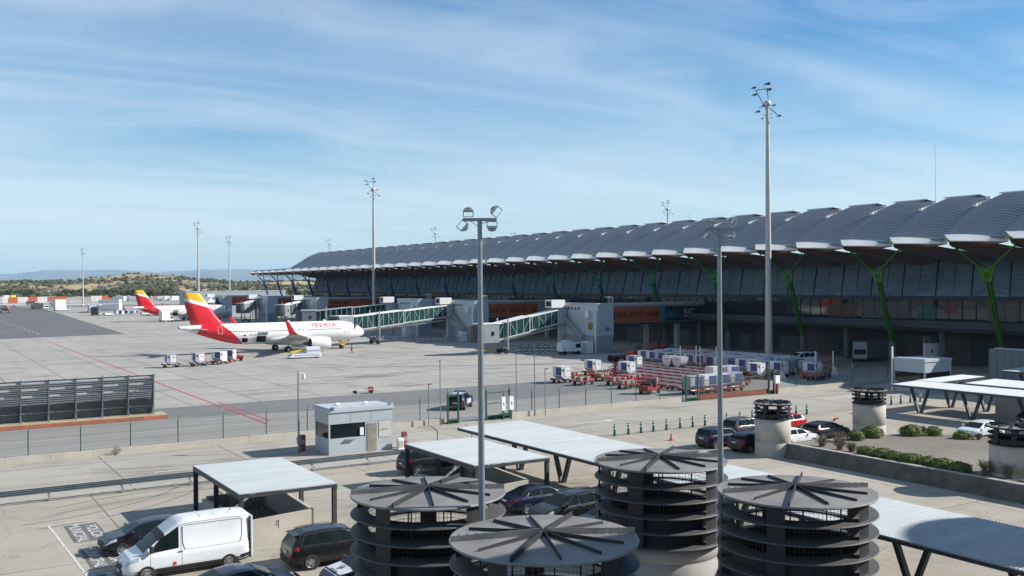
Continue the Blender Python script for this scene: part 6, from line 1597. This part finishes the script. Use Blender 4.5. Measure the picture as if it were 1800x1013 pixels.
# the baggage train left of the airliner
for u, v, rz, l in ((35.8, 161.0, -.03, 'first container of the train on the apron, navy curtain and white side'), (40.2, 161.2, .05, 'second container of the train on the apron, with a wide navy curtain'), (44.0, 162.6, .5, 'third container of the train on the apron, bright blue panel'), (46.4, 165.6, .9, 'last container of the train on the apron, beside the red tractor')):
    uld(u, v, rz, l, None, True, 0, 'dark red dolly under the '+' '.join(l.split()[:2])+' of the apron train')
# pushback / loader group, belt loader, service vehicles
def loader(u, v, rz, l):
    t = thing('container_loader', l, 'loader', (u, v, 0), rz)
    MB().box(-1.2, 3.4, -1.1, 1.1, .5, 1.7).build('chassis', RED, t); MB().box(.6, 3.2, -1.15, 1.15, 1.7, 2.0).build('upper_platform', DKRED, t)
    a = MB(); a.bar((-1.2, .8, .8), (-4.6, .8, .7), .25, .5); a.bar((-1.2, -.8, .8), (-4.6, -.8, .7), .25, .5); a.bar((-3.4, -.8, .8), (-3.4, .8, .8), .3); a.build('front_arm', DKRED, t)
    c = MB()
    for x in (.8, 1.6, 2.4, 3.1):
        for y in (-1.1, 1.1): c.bar((x, y, 2.0), (x, y, 2.8), .06)
    c.bar((.8, -1.1, 2.8), (3.1, -1.1, 2.8), .06); c.bar((.8, 1.1, 2.8), (3.1, 1.1, 2.8), .06); c.build('platform_rail', RED, t)
    MB().box(-.2, .7, -.5, .5, 1.7, 2.7).build('control_stand', STEELD, t)
    MB().box(1.6, 2.3, -1.16, -1.11, .9, 1.4).build('white_emblem', WHITEP, t)
    for x in (-1.4, -4.4, 2.6):
        for y in (-.9, .9): MB().cyl((x, y-.22, .55), (x, y+.22, .55), .55, .55, 16).build('wheel', TYRE, t)
    return t
loader(103.6, 126.6, -.15, 'red aircraft loader with big black wheels, front one'); loader(110.5, 129.8, .5, 'red aircraft loader behind the first, at the edge of the terminal shade')
t = thing('belt_loader', 'low white belt loader with a boxy cab, below the airliner engine', 'belt loader', (60.6, 167.0, 0), -.06)
MB().prism([(-3.3, .25), (2.6, .25), (2.6, .95), (-2.6, .85)], -.9, .9, 'y').build('chassis', WHITEP, t); MB().box(-.1, 2.4, -.85, .85, .96, 2.0).build('engine_box', WHITEP, t)
MB().bar((-2.8, .2, 1.1), (-.2, .2, 1.5), .7, .3).build('folded_belt', YELLOW, t)
s = MB(); s.box(-.06, 2.3, -.87, -.851, 1.2, 1.55); s.box(-2.4, 2.3, -.92, -.901, .45, .7); s.build('lilac_panels', mat('lilac_panel', (.40,.42,.62), .5), t)
for x in (-2.7, 1.9):
    for y in (-.75, .75): MB().cyl((x, y-.14, .36), (x, y+.14, .36), .36, .36, 14).build('wheel', TYRE, t)
t = thing('tow_bar_cart', 'small red and white tow bar cart lying on the apron behind the guard booth', 'cart', (46.4, 108.2, 0), -.25)
c = MB(); c.bar((-1.6, 0, .45), (1.2, .1, .45), .14); c.bar((-.6, -.5, .4), (1.0, -.5, .5), .1); c.bar((-.2, .4, .4), (1.0, .4, .5), .1); c.build('frame', WHITEP, t); MB().bbox((.9, 0, .5), (.5, .9, .5)).build('red_housing', RED, t)
for x, y in ((-1.0, .4), (-1.0, -.4), (.9, .55), (.9, -.55)): MB().cyl((x, y-.05, .2), (x, y+.05, .2), .2, .2, 12).build('wheel', TYRE, t)
def service_van(name, l, loc, rz, L=4.2, W=1.8, H=2.3, cabl=1.4, body=WHITEP, box=None, cat='truck', roofz=None, gap=0.0):
    t = thing(name, l, cat, loc, rz); xb = L/2-cabl
    MB().box(-L/2, L/2-.1, -W/2+.1, W/2-.1, .35, .6).build('chassis', STEELD, t)
    MB().bbox(((-L/2+xb)/2, 0, .6+(H-.6)/2), (L/2+xb-.05, W, H-.6), 0, 0, .05).build('load_box', box or body, t)
    ch = min(H, 2.2 if roofz is None else roofz); c = MB(); c.prism([(xb, .5), (L/2, .5), (L/2, 1.15), (L/2-.28, ch-.1), (L/2-.45, ch), (xb, ch)], -W/2+.03, W/2-.03, 'y'); c.build('cab', body, t)
    g = MB(); g.add([(L/2+.012, -W/2+.15, 1.2), (L/2+.012, W/2-.15, 1.2), (L/2-.25, W/2-.18, ch-.15), (L/2-.25, -W/2+.18, ch-.15)], [(0, 1, 2, 3)]); g.build('windscreen', CGLASS, t)
    for s in (1, -1):
        g = MB(); g.prism([(xb+.2, 1.2), (L/2-.12, 1.2), (L/2-.35, ch-.2), (xb+.2, ch-.2)], s*(W/2-.03)-.006, s*(W/2-.03)+.012, 'y'); g.build('side_window', CGLASS, t)
    for x in (-L/2+.75, L/2-.7):
        for y in (-W/2+.12, W/2-.12): MB().cyl((x, y-.13, .36), (x, y+.13, .36), .36, .36, 14).build('wheel', TYRE, t)
    MB().box(L/2, L/2+.08, -W/2+.05, W/2-.05, .4, .62).build('bumper', STEELD, t)
    for s in (1, -1): MB().bbox((L/2+.02, s*(W/2-.3), .82), (.05, .3, .18)).build('headlamp', HEADL, t)
    return t
service_van('service_truck', 'small white service truck parked at the foot of the gatehouse marked 200', (103.6, 146.0, 0), -.15, 4.2, 1.9, 2.2)
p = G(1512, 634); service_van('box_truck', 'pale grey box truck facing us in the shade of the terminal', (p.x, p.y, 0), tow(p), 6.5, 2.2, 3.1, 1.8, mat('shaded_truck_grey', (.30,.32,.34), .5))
p = G(1160, 596); service_van('pickup_truck', 'pale pickup truck in the shade under the FAST LANE walkway', (p.x, p.y, 0), .4, 5.2, 1.9, 1.7, 2.4)
p = G(108, 547); service_van('catering_truck', 'white high cabin truck with two dark rear windows on the far apron', (p.x, p.y, 0), .2, 7.5, 3.6, 6.4, 1.8)
p = G(190, 547); service_van('box_truck', 'white box truck with red marks beside the grey propeller airliner', (p.x, p.y, 0), pi-.6, 14, 3.5, 6.2, 2.6)
p = G(216, 545); tractor(p.x, p.y, 0, 'dark tractor on the far apron right of the white box truck', STEELD)
p = G(168, 555); service_van('dark_loader', 'black and white boxy loader standing on the far apron', (p.x, p.y, 0), 1.2, 5.0, 3, 4.0, 1.8, WHITEP, STEELD)
p = G(292, 566); service_van('stair_truck', 'passenger stair truck with a white canopy behind the nearer tail fin', (p.x, p.y, 0), .3, 4.6, 2.4, 3.9, 1.4)
p = G(70, 544); service_van('airport_tug', 'dark low tug with a white hood on the far apron at left', (p.x, p.y, 0), .2, 9, 3.5, 3.6, 3, WHITEP, STEELD)
p = G(57, 537); service_van('airport_tug', 'tiny dark tug behind the low tug at left', (p.x, p.y, 0), .1, 8, 3.5, 3.0, 2.5, WHITEP, STEELD)
p = G(255, 554); car('hatch', 'airport_car', 'white car parked at the tail of the distant airliner', WHT, p.x, p.y, .3, silver=False)
p = G(190, 555); car('hatch', 'airport_car', 'white car on the far apron left of the parked tugs', WHT, p.x, p.y, .4, silver=False)
for k, x in enumerate((205, 213, 221, 229, 238)):
    p = G(x, 554+(k % 2)); [open_cart, open_cart, open_cart, open_cart, open_cart][k](p.x, p.y, .3*k, 'far cart number and colour lost, one of the row left of the distant airliner') if False else uld(p.x, p.y, .3+k*.4, ['far container beside the white car', 'far container second from the white car', 'middle far container left of the distant airliner', 'far container fourth from the white car', 'far container nearest the distant airliner tail'][k], None, False)
# striped posts and steps under the gatehouses
def striped_post():
    t = thing('striped_post', 'black and white striped post in the row below the jet bridge', 'post', (0, 0, -50), 0, 'striped posts below the jet bridges')
    b = MB()
    for i in range(4): b.cyl((0, 0, i*.28), (0, 0, i*.28+.28), .11, .11, 8, i % 2)
    b.build('tube', [WHITEP, BLACK], t); MB().cyl((0, 0, 0), (0, 0, .06), .22).build('foot', BLACK, t); return t
SPp = striped_post(); spr = proto(SPp); first = True
for (a, b_, n) in (((97.5, 153.5), (106.5, 146.8), 22), ((98, 160), (106.5, 157), 12), ((98, 200), (107, 193), 18), ((94, 214), (107, 208), 16), ((98, 236), (107, 229), 10)):
    for i in range(n):
        u = lerp(a[0], b_[0], i/(n-1)); v = lerp(a[1], b_[1], i/(n-1))+(.5 if i % 2 else 0)
        if first: SPp.location = (u, v, 0); first = False
        else: dup(spr, (u, v, 0))
for u, v, l in ((108.0, 146.3, 'grey equipment cabinet right of the small white service truck'), (106.5, 151, 'long low grey plant box at the foot of the gatehouse marked 200'), (107.5, 193.5, 'grey equipment cabinet at the foot of the second gatehouse'), (106.5, 221, 'pale cylinder and cabinet below the third gatehouse')):
    t = thing('plant_cabinet', l, 'cabinet', (u, v, 0)); MB().bbox((0, 0, 1.15), (1.3, 2.0, 2.2), 0, 0, .03).build('casing', WHITEP, t); MB().box(-.67, -.651, -.8, .8, .4, 2.0).build('louvre_door', LGREY, t)
# red and white barriers
BWT = mat('barrier_white', (.68,.67,.64), .5, dirt=.2); BPK = mat('barrier_faded_red', (.52,.16,.15), .5, var=.1, dirt=.2)
def barrier(u, v, rz, l, m):
    t = thing('water_barrier', l, 'barrier', (u, v, 0), rz); b = MB(); b.prism([(-.35, 0), (.35, 0), (.3, .35), (.12, .55), (.10, 1.0), (-.10, 1.0), (-.12, .55), (-.3, .35)], -.85, .85, 'y'); b.build('shell', m, t)
    MB().box(-.36, .36, -.86, .86, .0, .05).build('foot', m, t); MB().cyl((0, .3, .98), (0, .3, 1.03), .08).build('filler_cap', BLACK, t)
for x, y, m, l in ((1350, 663, BPK, 'faded red barrier block at the left end of the barrier line'), (1375, 666, BWT, 'white barrier block resting near a red cart'), (1411, 664, BPK, 'faded red barrier block in the middle of the barrier line'), (1451, 661, BPK, 'faded red barrier block second from the right end'), (1466, 659, BWT, 'white barrier block at the right end of the line')):
    p = G(x, y); barrier(p.x, p.y, -.6, l, m)
def net_panel(x, y, l):
    p = G(x, y); t = thing('net_frame', l, 'frame', (p.x, p.y, 0), -.55); f = MB()
    for q in (-1.2, 1.2): f.bar((q, 0, 0), (q, 0, 3.6), .12)
    f.build('white_posts', WHITEP, t); n = MB()
    for i in range(9): n.bar((-1.2+i*.3, 0, .6), (-1.2+i*.3, 0, 3.4), .04)
    for i in range(8): n.bar((-1.2, 0, .7+i*.38), (1.2, 0, .7+i*.38), .04)
    n.build('red_net', DKRED, t)
net_panel(1210, 650, 'red net on white posts behind the container block, left one'); net_panel(1245, 652, 'red net on white posts behind the container block, right one'); net_panel(1449, 664, 'red net on white posts beside the pink and white barriers')
# stored goods under the terminal
for x, y, l, w_, h_, m in ((1638, 636, 'pale rolled shutters stacked under the terminal', 3.2, 4.2, LGREY), (1643, 642, 'white hoarding with a blue dot and a ring drawing', 4.0, 3.4, WHITEP), (1390, 615, 'tall pale screen panel under the terminal deck', 3.5, 3.6, LGREY)):
    p = G(x, y); t = thing('stored_panel', l, 'panel', (p.x, p.y, 0), -.25); MB().box(-w_/2, w_/2, -.12, .12, .1, h_).build('board', m, t)
    for q in (-w_/2+.3, w_/2-.3): MB().box(q-.08, q+.08, -.5, .5, 0, .1).build('foot', STEELD, t)
    if m is WHITEP:
        g = MB(); g.cyl((-.6, -.121, 2.2), (-.6, -.14, 2.2), .3, .3, 16); g.build('blue_dot', mat('hoarding_blue', (.05,.2,.4), .5), t)
        g = MB(); g.tube([(1.0+.45*cos(2*pi*k/16), -.14, 1.0+.45*sin(2*pi*k/16)) for k in range(17)]+[], .07); g.tube([(-1.5, -.14, .7), (-.2, -.14, 1.0), (.5, -.14, 1.0)], .05); g.build('ring_drawing', STEELD, t)
# far red and white blast screen
for k in range(9):
    x0, x1 = ((-10, 14), (14, 31), (31, 49), (49, 66), (66, 83), (83, 99), (99, 117), (160, 179), (179, 196))[k]; white = k in (0, 2, 4, 6, 7) 
    a0 = G(-10, 533.6)
    def along(x_, v=a0.y+(40 if k > 6 else 0)):
        lo, hi = -900.0, 400.0
        for _ in range(40):
            m_ = (lo+hi)/2
            if px_of(m_, v)[0] < x_: lo = m_
            else: hi = m_
        return Vector((lo, v, 0))
    a = along(x0); b_ = along(x1)
    t = thing('blast_screen_panel', ['leftmost white panel of the far blast screen', 'first orange panel of the far blast screen', 'second white panel of the far blast screen', 'second orange panel of the far blast screen', 'third white panel of the far blast screen', 'orange panel of the far blast screen behind the propellers', 'white panel of the far blast screen right of the white tail', 'detached white panel of the far blast screen', 'detached orange panel of the far blast screen'][k] if k != 6 else 'pale orange end panel of the longer far blast screen', 'blast fence', tuple(a)); d = b_-a
    s = MB(); s.bar((0, 0, 2.6), (d.x, d.y, 2.6), .5, 5.0); s.build('panel', mat('screen_white', (.68,.66,.62), .7) if (white and k != 6) else mat('screen_orange', (.50,.13,.05), .7), t)
    r = MB(); r.bar((0, 0, 0), (0, 1.5, 2.5), .3); r.bar((d.x, d.y, 0), (d.x, d.y+1.5, 2.5), .3); r.build('prop', STEELD, t)
# far parked aircraft and sheds seen over the apron as pale shapes
for x, y, w_, h_, l in ((225, 529, 26, 6, 'white row of far parked vehicles right of the blast screen'), ):
    p = G(x, y); 
for k, (x, y) in enumerate(((203, 530), (212, 530), (222, 529.5), (232, 530), (281, 529), (292, 529), (304, 529), (20, 526), (8, 527))):
    p = G(x, y); service_van('parked_truck', ['far white truck just right of the blast screen', 'second far white truck right of the blast screen', 'third far white truck right of the blast screen', 'far white truck nearest the small tail fin', 'far white truck above the distant airliner body', 'middle far white truck above the distant airliner body', 'right far white truck above the distant airliner body', 'far yellow and white bus behind the left blast screen', 'far white shed truck at the left edge'][k], (p.x, p.y, 0), pi/2+.6+.2*k, 9, 4, 4.5, 2.5, WHITEP if k != 7 else YELLOW)

# ------------------------------------------------------------------ far trees
def tree_protos():
    out = []
    for s in range(4):
        rr = random.Random(s+40); t = thing('tree', 'proto', 'tree', (0, 0, -80)); k = MB(); k.cyl((0, 0, 0), (.2, .1, 3.2), .28, .16, 8)
        for q in range(4): a = rr.random()*6; k.cyl((.15, .1, 2.2+q*.3), (1.6*cos(a), 1.6*sin(a), 4.2+q*.5), .12, .04, 6)
        k.build('trunk', TWIG, t); f = MB()
        for i in range(520):
            d = Vector((rr.gauss(0, 1), rr.gauss(0, 1), rr.gauss(0, .8))).normalized(); r = 2.7*(1+.35*mnoise.noise(d*1.8+Vector((s*5, 0, 0))))*rr.uniform(.55, 1)
            c = Vector((d.x*r, d.y*r, 5.0+d.z*r*.85)); n = Vector((rr.uniform(-1, 1), rr.uniform(-1, 1), rr.uniform(-.3, 1))).normalized(); a = n.orthogonal().normalized()*rr.uniform(.25, .5); b_ = n.cross(a)
            f.add([tuple(c-a), tuple(c-b_*.7), tuple(c+a), tuple(c+b_*.7)], [(0, 1, 2, 3)])
        f.build('crown', mat('tree_leaf_%d' % s, ((.045,.065,.022), (.10,.12,.04), (.13,.12,.075), (.05,.075,.03))[s], .9, var=.4, scale=.5), t); out.append((t, proto(t)))
    return out
TP = tree_protos(); rnd = random.Random(8); usedt = set()
kinds = ['dark evergreen', 'pale yellow green', 'bare brownish', 'mid green']
for k in range(70):
    x = rnd.uniform(-30, 520) if k else 198; y = rnd.uniform(522, 527.5) if k else 530; p = G(x, y); s = rnd.randrange(4); sc_ = rnd.uniform(.8, 1.7)
    near = 'left of the far blast screens' if x < 60 else 'behind the far blast screens' if x < 200 else 'left of the near tail fin' if x < 320 else 'beyond the distant airliner'
    lb = kinds[s]+' tree on the flat ground '+near
    if s not in usedt: o = TP[s][0]; usedt.add(s); o.location = (p.x, p.y, 0); o['label'] = lb; o['group'] = kinds[s]+' trees '+near
    else: o = dup(TP[s][1], (p.x, p.y, 0), rnd.random()*6, lb, kinds[s]+' trees '+near)
    o.scale = (sc_*1.3, sc_*1.3, sc_)

# ------------------------------------------------------------------ walking ground worker
def worker(x, y, heading):
    p = G(x, y); t = thing('person', 'ground worker in a yellow vest walking on the apron near the airliner nose', 'person', (p.x, p.y, 0), heading)
    V = []; E = []; Rr = []
    def nd(x_, y_, z_, r, par=None):
        V.append((x_, y_, z_)); Rr.append(r)
        if par is not None: E.append((par, len(V)-1))
        return len(V)-1
    pel = nd(0, 0, .95, .15); sp_ = nd(.01, 0, 1.15, .14, pel); ch_ = nd(.03, 0, 1.36, .16, sp_); nk = nd(.04, 0, 1.52, .06, ch_); hd = nd(.06, 0, 1.64, .095, nk); nd(.065, 0, 1.73, .08, hd)
    for s, kx, ax, fx in ((1, .16, .30, .42), (-1, -.08, -.34, -.26)):
        hip = nd(0, s*.10, .90, .10, pel); kn = nd(kx, s*.11, .50, .065, hip); an = nd(ax, s*.11, .10 if s > 0 else .13, .045, kn); nd(fx if s > 0 else ax+.16, s*.11, .045, .04, an)
        sh_ = nd(.02, s*.20, 1.42, .07, ch_); el = nd(-.14*s, s*.26, 1.14, .048, sh_); wr_ = nd(-.02*s+.10-.12*s, s*.27, .93, .036, el); hn = nd(wr_ and (.12-.16*s), s*.27, .86, .036, wr_)
        for q in range(4): f1 = nd(.12-.16*s-.03+q*.02, s*.27, .80-.005*(q in (1, 2)), .010, hn); nd(.12-.16*s-.03+q*.02+.012, s*.265, .76-.008*(q in (1, 2)), .009, f1)
        nd(.16-.16*s, s*.25, .82, .011, hn)
    me = bpy.data.meshes.new('body'); me.from_pydata(V, E, []); ob = bpy.data.objects.new('body', me); COL.objects.link(ob); ob.parent = t
    m_ = ob.modifiers.new('skin', 'SKIN'); m_.use_smooth_shade = True
    for i, r in enumerate(Rr): me.skin_vertices[0].data[i].radius = (r, r)
    me.skin_vertices[0].data[0].use_root = True
    ob.modifiers.new('sub', 'SUBSURF').levels = 1; ob.modifiers['sub'].render_levels = 1
    me.materials.append(mat('dark_workwear', (.02,.03,.035), .8))
    v = MB(); v.lathe([(.17, 1.0), (.19, 1.2), (.205, 1.40), (.12, 1.5)], 16); o = v.build('hi_vis_vest', mat('hi_vis', (.45,.55,.04), .7), t); o.scale = (.85, 1.1, 1); o.location = (.03, 0, 0)
    h = MB(); h.ball((.055, 0, 1.70), .105, 0, 12, 8, (1, .9, .9)); h.build('hair', mat('dark_hair', (.02,.015,.012), .8), t)
    f = MB(); f.ball((.10, 0, 1.665), .075, 0, 10, 8, (1, .85, 1.15)); f.cyl((.165, 0, 1.67), (.19, 0, 1.65), .018, .01, 6); fo = f.build('face', mat('skin_tone', (.42,.26,.18), .6), t)
    e = MB()
    for s in (1, -1): e.ball((.163, s*.03, 1.685), .010)
    e.bar((.168, -.025, 1.618), (.168, .025, 1.618), .008); e.build('eyes_and_mouth', INK, fo)
    return t
worker(618, 622, -.2)
